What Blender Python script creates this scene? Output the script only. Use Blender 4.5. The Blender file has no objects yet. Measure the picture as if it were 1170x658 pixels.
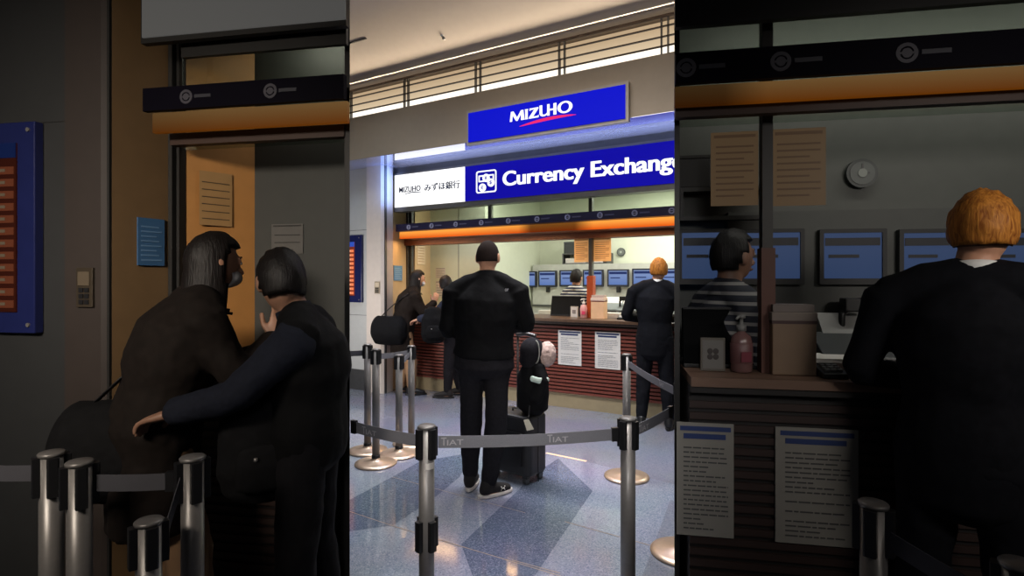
import bpy, bmesh, math, random
from mathutils import Vector, Matrix, noise
random.seed(7)
C = bpy.context.scene.collection
F, CX, HY, H = 620.0, 585.0, 320.0, 1.5
R = math.radians

# ------------------------------------------------------------------ materials
def lin(c):
    return tuple(((v/255)/12.92 if v/255 <= .04045 else ((v/255+.055)/1.055)**2.4) for v in c)
MATS = {}
def mat(name, col, rough=.6, metal=0., var=.06, scale=14., bump=0., emit=None, es=0., spec=.5, coat=0.):
    if name in MATS: return MATS[name]
    m = bpy.data.materials.new(name); m.use_nodes = True
    nt = m.node_tree; b = nt.nodes['Principled BSDF']
    c = lin(col)
    b.inputs['Roughness'].default_value = rough
    b.inputs['Metallic'].default_value = metal
    b.inputs['Specular IOR Level'].default_value = spec
    b.inputs['Coat Weight'].default_value = coat
    tc = nt.nodes.new('ShaderNodeTexCoord')
    nz = nt.nodes.new('ShaderNodeTexNoise'); nz.inputs['Scale'].default_value = scale; nz.inputs['Detail'].default_value = 4
    nt.links.new(tc.outputs['Object'], nz.inputs['Vector'])
    rp = nt.nodes.new('ShaderNodeValToRGB')
    rp.color_ramp.elements[0].position = .3; rp.color_ramp.elements[1].position = .7
    rp.color_ramp.elements[0].color = (*[v*(1-var) for v in c], 1)
    rp.color_ramp.elements[1].color = (*[min(1, v*(1+var)) for v in c], 1)
    nt.links.new(nz.outputs['Fac'], rp.inputs['Fac'])
    nt.links.new(rp.outputs['Color'], b.inputs['Base Color'])
    if bump:
        bp = nt.nodes.new('ShaderNodeBump'); bp.inputs['Strength'].default_value = bump; bp.inputs['Distance'].default_value = .01
        nt.links.new(nz.outputs['Fac'], bp.inputs['Height']); nt.links.new(bp.outputs['Normal'], b.inputs['Normal'])
    if emit:
        b.inputs['Emission Color'].default_value = (*lin(emit), 1); b.inputs['Emission Strength'].default_value = es
    MATS[name] = m
    return m

def terrazzo(name, base, chip1, chip2, rough=.09):
    m = bpy.data.materials.new(name); m.use_nodes = True
    nt = m.node_tree; b = nt.nodes['Principled BSDF']; N = nt.nodes.new; L = nt.links.new
    tc = N('ShaderNodeTexCoord'); v = N('ShaderNodeTexVoronoi'); v.inputs['Scale'].default_value = 150
    L(tc.outputs['Object'], v.inputs['Vector'])
    sp = N('ShaderNodeSeparateColor'); L(v.outputs['Color'], sp.inputs['Color'])
    r = N('ShaderNodeValToRGB'); r.color_ramp.interpolation = 'CONSTANT'
    e = r.color_ramp.elements
    e[0].color = (*lin(base), 1); e[0].position = 0
    e[1].color = (*lin(chip1), 1); e[1].position = .66
    k = e.new(.86); k.color = (*lin(chip2), 1)
    L(sp.outputs['Red'], r.inputs['Fac'])
    nz = N('ShaderNodeTexNoise'); nz.inputs['Scale'].default_value = 1.3; nz.inputs['Detail'].default_value = 5
    L(tc.outputs['Object'], nz.inputs['Vector'])
    mx = N('ShaderNodeMix'); mx.data_type = 'RGBA'; mx.blend_type = 'MULTIPLY'; mx.inputs['Factor'].default_value = .35
    L(r.outputs['Color'], mx.inputs['A']); L(nz.outputs['Color'], mx.inputs['B'])
    L(mx.outputs['Result'], b.inputs['Base Color'])
    rr = N('ShaderNodeMapRange'); rr.inputs['To Min'].default_value = rough*.7; rr.inputs['To Max'].default_value = rough*1.5
    L(nz.outputs['Fac'], rr.inputs['Value']); L(rr.outputs['Result'], b.inputs['Roughness'])
    b.inputs['Specular IOR Level'].default_value = .8
    MATS[name] = m; return m

def hairmat(name, c0, c1, rough=.55):
    m = mat(name, c0, rough, spec=.25); nt = m.node_tree
    nz = next(n for n in nt.nodes if n.type == 'TEX_NOISE'); rp = next(n for n in nt.nodes if n.type == 'VALTORGB')
    mp = nt.nodes.new('ShaderNodeMapping'); mp.inputs['Scale'].default_value = (9, 9, .9)
    tc = next(n for n in nt.nodes if n.type == 'TEX_COORD')
    nt.links.new(tc.outputs['Object'], mp.inputs['Vector']); nt.links.new(mp.outputs['Vector'], nz.inputs['Vector'])
    nz.inputs['Distortion'].default_value = .6
    rp.color_ramp.elements[0].color = (*lin(c1), 1); rp.color_ramp.elements[1].color = (*lin(c0), 1)
    bp = nt.nodes.new('ShaderNodeBump'); bp.inputs['Strength'].default_value = .35; bp.inputs['Distance'].default_value = .01
    nt.links.new(nz.outputs['Fac'], bp.inputs['Height']); nt.links.new(bp.outputs['Normal'], nt.nodes['Principled BSDF'].inputs['Normal'])
    return m
def glow(name, col, s, base=(0, 0, 0)):
    return mat(name, tuple(int(v*.25) for v in (base if base != (0, 0, 0) else col)), .4, emit=col, es=s, var=.02, spec=.08)

def cove(name, top, bot, s, z0, z1, coord=2, stops=None, kb=.35):
    """self-glowing surface, gradient painted as if lit by a tube"""
    m = bpy.data.materials.new(name); m.use_nodes = True
    nt = m.node_tree; b = nt.nodes['Principled BSDF']; N = nt.nodes.new; L = nt.links.new
    tc = N('ShaderNodeTexCoord'); sp = N('ShaderNodeSeparateXYZ'); L(tc.outputs['Object'], sp.inputs['Vector'])
    mr = N('ShaderNodeMapRange'); mr.inputs['From Min'].default_value = z0; mr.inputs['From Max'].default_value = z1
    L(sp.outputs['XYZ'[coord]], mr.inputs['Value'])
    r = N('ShaderNodeValToRGB'); r.color_ramp.elements[0].color = (*lin(bot), 1); r.color_ramp.elements[1].color = (*lin(top), 1)
    L(mr.outputs['Result'], r.inputs['Fac'])
    b.inputs['Base Color'].default_value = (*lin(tuple(v*kb for v in bot)), 1)
    L(r.outputs['Color'], b.inputs['Emission Color']); b.inputs['Emission Strength'].default_value = s
    b.inputs['Roughness'].default_value = .6; b.inputs['Specular IOR Level'].default_value = .08
    if stops:   # (x, strength) pairs along local x: painted glow, as if tubes ran behind
        x0, x1 = stops[0][0], stops[-1][0]
        m2 = N('ShaderNodeMapRange'); m2.inputs['From Min'].default_value = x0; m2.inputs['From Max'].default_value = x1
        L(sp.outputs['X'], m2.inputs['Value'])
        r2 = N('ShaderNodeValToRGB'); L(m2.outputs['Result'], r2.inputs['Fac'])
        els = r2.color_ramp.elements
        for i, (x, v) in enumerate(stops):
            p = (x-x0)/(x1-x0)
            e = els[0] if i == 0 else (els[len(els)-1] if i == len(stops)-1 else els.new(p))
            if i in (0, len(stops)-1): e.position = p
            e.color = (v, v, v, 1)
        mu = N('ShaderNodeMath'); mu.operation = 'MULTIPLY'; mu.inputs[1].default_value = s
        L(r2.outputs['Color'], mu.inputs[0]); L(mu.outputs[0], b.inputs['Emission Strength'])
    MATS[name] = m; return m

def glassmat(name, tint=(235, 240, 235), refl=.08):
    m = bpy.data.materials.new(name); m.use_nodes = True
    nt = m.node_tree; N = nt.nodes.new; L = nt.links.new
    nt.nodes.remove(nt.nodes['Principled BSDF'])
    t = N('ShaderNodeBsdfTransparent'); t.inputs['Color'].default_value = (*lin(tint), 1)
    g = N('ShaderNodeBsdfGlossy'); g.inputs['Roughness'].default_value = .03
    mx = N('ShaderNodeMixShader'); f = N('ShaderNodeFresnel'); f.inputs['IOR'].default_value = 1.4
    L(f.outputs['Fac'], mx.inputs['Fac']); L(t.outputs[0], mx.inputs[1]); L(g.outputs[0], mx.inputs[2])
    L(mx.outputs[0], nt.nodes['Material Output'].inputs['Surface'])
    MATS[name] = m; return m

# ------------------------------------------------------------------ mesh helpers
def box(bm, x0, x1, y0, y1, z0, z1, mi=0):
    vs = [bm.verts.new((x, y, z)) for z in (z0, z1) for y in (y0, y1) for x in (x0, x1)]
    for q in ((0, 2, 3, 1), (4, 5, 7, 6), (0, 1, 5, 4), (2, 6, 7, 3), (0, 4, 6, 2), (1, 3, 7, 5)):
        f = bm.faces.new([vs[i] for i in q]); f.material_index = mi
def prism(bm, pts, axis, lo, hi, mi=0):
    """extrude a 2D outline; axis 'y': pts are (x,z); axis 'z': pts are (x,y); axis 'x': pts are (y,z)"""
    def P(p, t):
        return {'y': (p[0], t, p[1]), 'z': (p[0], p[1], t), 'x': (t, p[0], p[1])}[axis]
    A = [bm.verts.new(P(p, lo)) for p in pts]; B = [bm.verts.new(P(p, hi)) for p in pts]
    n = len(pts)
    fs = [bm.faces.new(A), bm.faces.new(B[::-1])]
    for i in range(n): fs.append(bm.faces.new((A[i], B[i], B[(i+1) % n], A[(i+1) % n])))
    for f in fs: f.material_index = mi
def rrect(x0, x1, z0, z1, r, n=5):
    out = []
    for cx, cz, a0 in ((x1-r, z1-r, 0), (x0+r, z1-r, 90), (x0+r, z0+r, 180), (x1-r, z0+r, 270)):
        for k in range(n+1):
            a = R(a0+90*k/n); out.append((cx+r*math.cos(a), cz+r*math.sin(a)))
    return out
def disc(cx, cz, r, n=28):
    return [(cx+r*math.cos(2*math.pi*k/n), cz+r*math.sin(2*math.pi*k/n)) for k in range(n)]
def lathe(bm, prof, cx=0, cy=0, n=32, mi=0):
    rings = []
    for r, z in prof:
        rings.append([bm.verts.new((cx+max(r, 1e-4)*math.cos(2*math.pi*k/n), cy+max(r, 1e-4)*math.sin(2*math.pi*k/n), z)) for k in range(n)])
    for i in range(len(rings)-1):
        for k in range(n):
            f = bm.faces.new((rings[i][k], rings[i][(k+1) % n], rings[i+1][(k+1) % n], rings[i+1][k])); f.material_index = mi
    bm.faces.new(rings[0][::-1]).material_index = mi; bm.faces.new(rings[-1]).material_index = mi
def tube(bm, pts, rads, side=(1, 0, 0), n=14, cap=.6):
    """closed tapered tube; rads: r or (r_side, r_front) per point"""
    pts = [Vector(p) for p in pts]; side = Vector(side).normalized()
    rads = [(r, r) if not isinstance(r, tuple) else r for r in rads]
    rings = []
    for i, p in enumerate(pts):
        t = (pts[min(i+1, len(pts)-1)]-pts[max(i-1, 0)]).normalized()
        s = side - side.dot(t)*t
        if s.length < .05: s = Vector((0, 1, 0)) - Vector((0, 1, 0)).dot(t)*t
        s.normalize(); f = t.cross(s)
        if i == 0:
            e = p - t*rads[0][1]*cap*.75
            rings.append([bm.verts.new(e+(s*rads[0][0]*math.cos(a)+f*rads[0][1]*math.sin(a))*.6) for a in [2*math.pi*k/n for k in range(n)]])
        rings.append([bm.verts.new(p+s*rads[i][0]*math.cos(a)+f*rads[i][1]*math.sin(a)) for a in [2*math.pi*k/n for k in range(n)]])
        if i == len(pts)-1:
            e = p + t*rads[i][1]*cap*.75
            rings.append([bm.verts.new(e+(s*rads[i][0]*math.cos(a)+f*rads[i][1]*math.sin(a))*.6) for a in [2*math.pi*k/n for k in range(n)]])
    for i in range(len(rings)-1):
        for k in range(n):
            bm.faces.new((rings[i][k], rings[i][(k+1) % n], rings[i+1][(k+1) % n], rings[i+1][k]))
    bm.faces.new(rings[0][::-1]); bm.faces.new(rings[-1])
def pipe(bm, pts, r, n=8):
    tube(bm, pts, [r]*len(pts), (.3, .2, .93), n, .3)
def ball(bm, c, r, M=None, seg=20):
    g = bmesh.ops.create_uvsphere(bm, u_segments=seg, v_segments=seg//2+2, radius=1)
    r = (r, r, r) if not isinstance(r, tuple) else r
    for v in g['verts']:
        p = Vector((v.co.x*r[0], v.co.y*r[1], v.co.z*r[2]))
        if M: p = M @ p
        v.co = p + Vector(c)
    return g['verts']

def ring(bm, o, i, y0, y1):
    n = len(o)
    V = [[bm.verts.new((p[0], y, p[1])) for p in q] for q in (o, i) for y in (y0, y1)]
    for k in range(n):
        j = (k+1) % n
        for A_, B_ in ((0, 2), (1, 3), (0, 1), (2, 3)): bm.faces.new((V[A_][k], V[A_][j], V[B_][j], V[B_][k]))
def mesh_from(bm, name):
    bmesh.ops.recalc_face_normals(bm, faces=bm.faces[:])
    me = bpy.data.meshes.new(name); bm.to_mesh(me); bm.free(); return me
def obj(name, bm, m, parent=None, loc=(0, 0, 0), rz=0., smooth=False, bevel=0.):
    me = mesh_from(bm, name) if isinstance(bm, bmesh.types.BMesh) else bm
    for k in (m if isinstance(m, (list, tuple)) else [m]): me.materials.append(k)
    if smooth: me.polygons.foreach_set('use_smooth', [True]*len(me.polygons))
    o = bpy.data.objects.new(name, me); C.objects.link(o)
    o.location = loc; o.rotation_euler = (0, 0, rz)
    if parent: o.parent = parent
    if bevel:
        b = o.modifiers.new('bevel', 'BEVEL'); b.width = bevel; b.segments = 2; b.limit_method = 'ANGLE'
    return o
def tag(o, label=None, cat=None, group=None, kind=None):
    if label: o['label'] = label
    if cat: o['category'] = cat
    if group: o['group'] = group
    if kind: o['kind'] = kind
    return o
def thing(name, label, cat, loc=(0, 0, 0), rz=0., group=None):
    o = bpy.data.objects.new(name, None); C.objects.link(o)
    o.empty_display_size = .1; o.location = loc; o.rotation_euler = (0, 0, rz)
    return tag(o, label, cat, group)
def struct(name, bm, m, fr=None, label=None, smooth=False):
    o = obj(name, bm, m, rz=-fr.th if fr else 0, smooth=smooth)
    o['kind'] = 'structure'
    return o
def dup(o, loc=None, rz=None, label=None, group=None, parent=None):
    c = o.copy(); C.objects.link(c); c.parent = parent
    if parent is None:
        c.location = loc
        if rz is not None: c.rotation_euler = (0, 0, rz)
        if label: c['label'] = label
        if group: c['group'] = group
    for ch in list(o.children): dup(ch, parent=c)
    return c
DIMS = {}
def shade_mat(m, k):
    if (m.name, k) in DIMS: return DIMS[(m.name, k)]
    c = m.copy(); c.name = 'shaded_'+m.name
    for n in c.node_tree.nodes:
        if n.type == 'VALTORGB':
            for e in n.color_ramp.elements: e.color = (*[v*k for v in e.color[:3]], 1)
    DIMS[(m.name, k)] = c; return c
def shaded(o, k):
    """dimness painted into the colours of the booth copies, set on the object so the mesh stays shared"""
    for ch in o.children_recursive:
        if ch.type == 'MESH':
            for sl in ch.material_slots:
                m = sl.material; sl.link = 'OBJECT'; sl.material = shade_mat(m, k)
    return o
def bake(bm, name, voxel, smooth_it=4, disp=0., dscale=.12, deci=1.):
    """fuse closed shells into one continuous surface"""
    me = mesh_from(bm, name)
    o = bpy.data.objects.new('tmp', me); C.objects.link(o)
    r = o.modifiers.new('r', 'REMESH'); r.mode = 'VOXEL'; r.voxel_size = voxel
    if disp:
        t = bpy.data.textures.new('folds', 'CLOUDS'); t.noise_scale = dscale; t.noise_depth = 2
        d = o.modifiers.new('d', 'DISPLACE'); d.texture = t; d.strength = disp; d.mid_level = .5; d.texture_coords = 'LOCAL'
    if smooth_it:
        s = o.modifiers.new('s', 'SMOOTH'); s.factor = .5; s.iterations = smooth_it
    if deci < 1:
        q = o.modifiers.new('q', 'DECIMATE'); q.ratio = deci
    dg = bpy.context.evaluated_depsgraph_get()
    out = bpy.data.meshes.new_from_object(o.evaluated_get(dg))
    bpy.data.objects.remove(o); out.name = name
    out.materials.clear()
    return out

def text_mesh(s, offset=0., depth=.002, shear=0.):
    cu = bpy.data.curves.new('t', 'FONT'); cu.body = s; cu.extrude = depth; cu.offset = offset; cu.shear = shear
    cu.resolution_u = 6
    o = bpy.data.objects.new('t', cu); C.objects.link(o)
    dg = bpy.context.evaluated_depsgraph_get()
    me = bpy.data.meshes.new_from_object(o.evaluated_get(dg))
    bpy.data.objects.remove(o); bpy.data.curves.remove(cu)
    return me
def text_w(s, offset=0.):
    me = text_mesh(s, offset); xs = [v.co.x for v in me.vertices]; w = max(xs)-min(xs); bpy.data.meshes.remove(me); return w
def lettering(name, s, m, parent, x0, x1, z0, z1, y, offset=0., depth=.004, bold=0., rz=0., shear=0.):
    """text fitted in the rectangle x0..x1, z0..z1 of the local xz plane, facing -y"""
    me = text_mesh(s, offset, shear=shear)
    if bold:
        b2 = bmesh.new()
        for k in (-1, -.5, 0, .5, 1):
            b3 = bmesh.new(); b3.from_mesh(me); bmesh.ops.translate(b3, verts=b3.verts[:], vec=(bold*k, 0, 0)); tmp = bpy.data.meshes.new('t'); b3.to_mesh(tmp); b3.free(); b2.from_mesh(tmp); bpy.data.meshes.remove(tmp)
        b2.to_mesh(me); b2.free()
    xs = [v.co.x for v in me.vertices]; ys = [v.co.y for v in me.vertices]
    ax, bx = min(xs), max(xs); ay, by = min(ys), max(ys)
    for v in me.vertices:
        px = x0+(v.co.x-ax)/(bx-ax)*(x1-x0); pz = z0+(v.co.y-ay)/(by-ay)*(z1-z0)
        v.co = (px, y-(v.co.z+.002)/.004*depth*.5, pz)
    me.materials.clear()
    return obj(name, me, m, parent, rz=rz)

# ------------------------------------------------------------------ oriented frames of the two counters
class Frame:
    def __init__(s, deg):
        s.th = R(deg); s.u = Vector((math.cos(s.th), -math.sin(s.th))); s.n = Vector((math.sin(s.th), math.cos(s.th)))
    def W(s, a, b, z=0.):
        return Vector((s.u.x*a+s.n.x*b, s.u.y*a+s.n.y*b, z))
    def px(s, x, y, b):
        d = Vector(((x-CX)/F, 1)); t = b/s.n.dot(d)
        p = d*t
        return s.u.dot(p), H+t*(HY-y)/F
    def a(s, x, b): return s.px(x, HY, b)[0]
    def z(s, x, y, b): return s.px(x, y, b)[1]
def fl(x, y):
    t = F*H/(y-HY); return Vector(((x-CX)/F*t, t, 0))
def at(x, Y, y=None):
    return Vector(((x-CX)/F*Y, Y, H+(HY-y)/F*Y if y is not None else 0))
K = Frame(29.86)      # the lit exchange counter
B = Frame(10.3)       # the two added dim booths flanking the way in

# ------------------------------------------------------------------ palette
M_black = mat('black_plastic', (22, 22, 24), .4)
M_blackmet = mat('black_metal', (30, 29, 30), .35, .6)
M_steel = mat('brushed_steel', (120, 117, 115), .38, .45, .05, 60)
M_steel_d = mat('grey_frame_metal', (95, 95, 96), .4, .7)
M_brass = mat('warm_steel_base', (206, 182, 160), .35, .75, .05, 40)
M_belt = mat('grey_belt_webbing', (104, 104, 110), .75, var=.1, scale=300)
M_beltmark = mat('pale_belt_print', (158, 156, 160), .8)
M_white = mat('white_paint', (225, 225, 222), .5)
M_paper = mat('white_paper', (214, 210, 204), .8, var=.03)
M_ink = mat('grey_print', (120, 122, 126), .8)
M_navyink = mat('navy_print', (28, 46, 92), .7)
M_soft = mat('bulkhead_taupe', (146, 132, 114), .45, var=.03)
M_panel = mat('pale_wall_panel', (170, 172, 172), .4, var=.03)
M_column = mat('satin_column_cladding', (196, 186, 178), .4, .0, .03)
M_beige = mat('cream_wall', (214, 186, 146), .5, var=.03)
M_kick = mat('steel_kick_plate', (168, 152, 120), .45, .3)
M_slat = mat('red_brown_slat', (116, 58, 46), .45, var=.15, scale=30)
M_slatgap = mat('dark_slat_gap', (24, 15, 13), .8)
M_top = mat('brown_worktop', (92, 70, 54), .3, var=.15, scale=25)
M_wood = mat('orange_wood', (176, 78, 36), .4, var=.12, scale=30)
M_beam = mat('brown_wood_beam', (112, 62, 36), .45, var=.12, scale=24)
M_navy = mat('navy_fascia', (24, 22, 50), .35)
M_emblem = mat('pale_emblem', (130, 130, 150), .5)
M_office = mat('office_wall', (214, 220, 200), .6, var=.02)
M_cab = mat('office_cabinet', (196, 198, 190), .5)
M_skin = mat('skin', (196, 146, 118), .55, var=.06, scale=40)
M_eye = mat('eye_white', (230, 226, 220), .3)
M_iris = mat('dark_iris', (30, 20, 16), .2)
M_lip = mat('lips', (150, 84, 76), .5)
M_clothblack = mat('black_cloth', (14, 14, 16), .85, var=.25, scale=40, bump=.2, spec=.12)
M_trouser = mat('black_trouser_cloth', (30, 29, 33), .9, var=.2, scale=50, bump=.2, spec=.12)
M_suit = mat('black_suit_wool', (16, 17, 22), .8, var=.2, scale=60, spec=.12)
M_coat = mat('dark_brown_coat_cloth', (31, 25, 22), .85, var=.25, scale=30, bump=.2, spec=.12)
M_khaki = mat('khaki_trouser_cloth', (150, 116, 84), .85, var=.1)
M_denim = mat('dark_denim', (38, 42, 56), .85, var=.2, scale=60, bump=.2, spec=.12)
M_hairblk = hairmat('black_hair', (30, 22, 20), (14, 11, 11))
M_hairbuzz = mat('dark_buzz_hair', (40, 32, 30), .9, var=.3, scale=160, bump=.15, spec=.1)
M_hairorg = hairmat('bleached_orange_hair', (218, 146, 62), (140, 78, 30))
M_sole = mat('white_rubber_sole', (222, 214, 208), .6)
M_shoe = mat('black_knit_shoe', (24, 20, 20), .8, var=.2, scale=90)
M_mask = mat('pale_face_mask', (206, 204, 206), .8)
M_case = mat('black_suitcase_shell', (24, 24, 27), .5, var=.15)

# ------------------------------------------------------------------ camera
cd = bpy.data.cameras.new('camera'); cam = bpy.data.objects.new('camera', cd); C.objects.link(cam)
cam.location = (0, 0, H); cam.rotation_euler = (R(90), 0, 0)
cd.sensor_fit = 'HORIZONTAL'; cd.sensor_width = 36; cd.lens = F/1170*36
cd.shift_y = -(329-HY)/1170; cd.clip_start = .05
bpy.context.scene.camera = cam

# ================================================================== FLOOR
T_light = terrazzo('terrazzo_pale', (134, 141, 158), (152, 157, 172), (112, 121, 143))
T_dark = terrazzo('terrazzo_blue', (94, 104, 124), (120, 128, 146), (74, 83, 104), .08)
T_mid = terrazzo('terrazzo_grey', (122, 126, 142), (134, 137, 150), (106, 112, 126))
M_joint = mat('floor_joint_strip', (158, 140, 124), .4, .5)
M_glint = mat('painted_floor_glint', (255, 206, 176), .3, .3, emit=(255, 190, 150), es=.35)  # orange light mirrored in the floor, painted as a glowing strip
bm = bmesh.new()
vs = [bm.verts.new(p) for p in ((-14, -5, 0), (14, -5, 0), (14, 16, 0), (-14, 16, 0))]
bm.faces.new(vs)
def patch(pxs, mi, z):
    ps = [fl(*p) for p in pxs]
    f = bm.faces.new([bm.verts.new((p.x, p.y, z)) for p in ps]); f.material_index = mi
# zone of greyer terrazzo along the counter
a0 = K.W(-9, 3.55), K.W(4, 3.55), K.W(4, 5.85), K.W(-9, 5.85)
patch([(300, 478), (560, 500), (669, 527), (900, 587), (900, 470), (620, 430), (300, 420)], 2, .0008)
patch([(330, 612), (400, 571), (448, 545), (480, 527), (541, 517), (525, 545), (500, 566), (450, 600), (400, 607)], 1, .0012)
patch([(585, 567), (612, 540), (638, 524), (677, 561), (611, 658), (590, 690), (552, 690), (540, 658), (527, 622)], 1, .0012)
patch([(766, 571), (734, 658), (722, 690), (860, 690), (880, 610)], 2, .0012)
def joint(p, q, w, mi, z=.0016):
    a, b_ = fl(*p), fl(*q); d = (b_-a).normalized(); s = Vector((-d.y, d.x, 0))*w/2
    f = bm.faces.new([bm.verts.new((v.x, v.y, z)) for v in (a+s, a-s, b_-s, b_+s)]); f.material_index = mi
joint((380, 578), (452, 602), .006, 3); joint((452, 602), (700, 676), .006, 3)
joint((448, 545), (600, 586), .005, 3); joint((645, 596), (760, 628), .005, 4-1)
joint((585, 640), (640, 655), .006, 3)
joint((624, 517.5), (670, 527), .03, 4)  # the painted orange reflection
for f in bm.faces: f.normal_update()
me = bpy.data.meshes.new('floor'); bm.to_mesh(me); bm.free()
for p in me.polygons:
    if p.normal.z < 0: p.flip()
struct('floor', me, [T_light, T_dark, T_mid, M_joint, M_glint])

# ================================================================== HALL SHELL
BB = 4.95                                     # plane of the upper bulkhead
zs0 = 3.02
al, ar = -11.0, 4.2
bm = bmesh.new()
zt = K.z(585, 97, BB)
box(bm, al, ar, BB, BB+.12, zs0, zt)
# fine panel joints of the bulkhead
for xp in (640,):
    aj = K.a(xp, BB); box(bm, aj-.004, aj+.004, BB-.002, BB+.01, zs0+.7, zt, 1)
struct('wall_bulkhead', bm, [M_soft, mat('joint_dark', (90, 80, 70), .7)], K)
bm = bmesh.new(); box(bm, al, ar, BB+.002, 5.75, zs0-.004, zs0+.05)
struct('trim_1', bm, mat('glossy_soffit', (200, 200, 224), .035, .65, .02, coat=.3), K)
bm = bmesh.new(); box(bm, -5.5, ar, 5.6, 5.72, 2.93, zs0); struct('trim_2', bm, M_steel_d, K)
# luminous louvre above the bulkhead
zl1 = K.z(585, 59.5, BB)
t = thing('louvre_screen', 'long dark slatted louvre with warm light glowing behind, under the ceiling', 'louvre', K.W(0, BB), -K.th)
bm = bmesh.new()
hgt = zl1-zt
for k in range(5):
    z = zt+hgt*(.0, .21, .46, .73, 1.)[k]
    if k == 0: continue
    w = .011 if k < 4 else .026
    box(bm, al, ar, .0, .02, z-w/2, z+w/2)
obj('louvre_bar', bm, mat('bronze_bar', (62, 48, 40), .45, .4), t)
for xp in (463, 545, 641, 759, 398):
    for d in (-.03, .03):
        bm = bmesh.new(); a = K.a(xp, BB)+d; box(bm, a-.006, a+.006, .005, .04, zt, zl1)
        obj('louvre_mullion', bm, M_steel_d, t)
bm = bmesh.new(); box(bm, al, ar, .22, .24, zt+.002, zl1+.05)
obj('lit_backing', bm, cove('louvre_glow', (206, 178, 142), (250, 226, 190), .8, zt+hgt*.3, zl1), t)  # wall behind the louvre, the light on it put in as emission
bm = bmesh.new(); box(bm, al, ar, .2, .215, zt+.002, zt+hgt*.43)
obj('tube_light', bm, glow('louvre_tube', (255, 244, 226), 1.5), t)
# curved ceiling
prof = [(5.3, 3.98), (4.97, 3.95), (4.93, 3.955), (4.915, 3.975), (4.9, 3.975), (4.89, 3.957), (4.876, 3.954), (4.866, 3.96), (4.858, 4.0), (4.83, 4.02), (4.78, 4.05), (4.7, 4.09), (4.6, 4.135), (4.45, 4.185), (4.2, 4.235), (3.9, 4.26), (3.4, 4.27), (-6, 4.27)]
bm = bmesh.new()
r0 = [bm.verts.new((al-3, b, z)) for b, z in prof]; r1 = [bm.verts.new((12, b, z)) for b, z in prof]
for i in range(len(prof)-1): bm.faces.new((r0[i], r1[i], r1[i+1], r0[i+1]))
struct('ceiling', bm, mat('ceiling_plaster', (158, 147, 138), .75, var=.02), K, smooth=True)
# sprinkler and slot in the ceiling
p = Vector(((507-CX)/F, 1, (HY-41)/F))*5.82 + Vector((0, 0, H))
t = thing('ceiling_sprinkler', 'small round sprinkler head set in the curved ceiling', 'sprinkler', p)
bm = bmesh.new(); lathe(bm, [(.0, -.012), (.035, -.01), (.045, 0), (.045, .03)], n=20); obj('rosette', bm, M_white, t, smooth=True)
bm = bmesh.new(); lathe(bm, [(.0, -.04), (.018, -.036), (.014, -.012), (.014, 0)], n=14); obj('nozzle', bm, M_steel_d, t, smooth=True)
p = Vector(((408-CX)/F, 1, (HY-47)/F))*6.1 + Vector((0, 0, H))
t = thing('air_slot', 'thin dark air slot in the ceiling at upper left', 'air vent', (p.x, p.y, p.z), -K.th)
bm = bmesh.new(); box(bm, -.7, .14, -.01, .01, -.004, .02); obj('slot', bm, M_slatgap, t)

# left wall, column and jamb of the lit counter
bl = 5.4
a_c0, a_c1 = K.a(420, bl), K.a(440, bl)
bm = bmesh.new()
box(bm, -11, a_c0, bl, bl+.1, .28, zs0+.05)
for zj in (2.18, 1.02):
    box(bm, -11, a_c0-.01, bl-.0015, bl+.01, zj, zj+.006, 1)
struct('wall_left', bm, [M_panel, M_steel_d], K)
bm = bmesh.new(); box(bm, -11, a_c0-.03, bl-.012, bl+.1, .0, .28); struct('baseboard_left', bm, M_steel_d, K)
bm = bmesh.new()
pr = [(a_c0-.005, bl+.1), (a_c0-.005, bl-.01), (a_c0+.03, bl-.05), (a_c1-.03, bl-.05), (a_c1, bl-.02), (a_c1, bl+.15), (a_c0, bl+.15)]
prism(bm, pr, 'z', 0, zs0+.05)
struct('trim_3', bm, M_column, K)
b_w = 6.1
aw = K.a(465, b_w)
bm = bmesh.new()
prism(bm, [(a_c1+.012, bl-.0), (a_c1-.25, bl+.16), (aw-.2, b_w+.1), (aw-.02, b_w+.1), (aw+.0, b_w)], 'z', .0, zs0+.05)
struct('wall_jamb', bm, M_beige, K)
bm = bmesh.new()
pr = [(a_c1+.001, bl-.015), (a_c1+.014, bl-.015), (a_c1+.014, bl+.02), (a_c1+.001, bl+.02)]
prism(bm, pr, 'z', 0, zs0); struct('trim_4', bm, M_steel_d, K)

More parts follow.
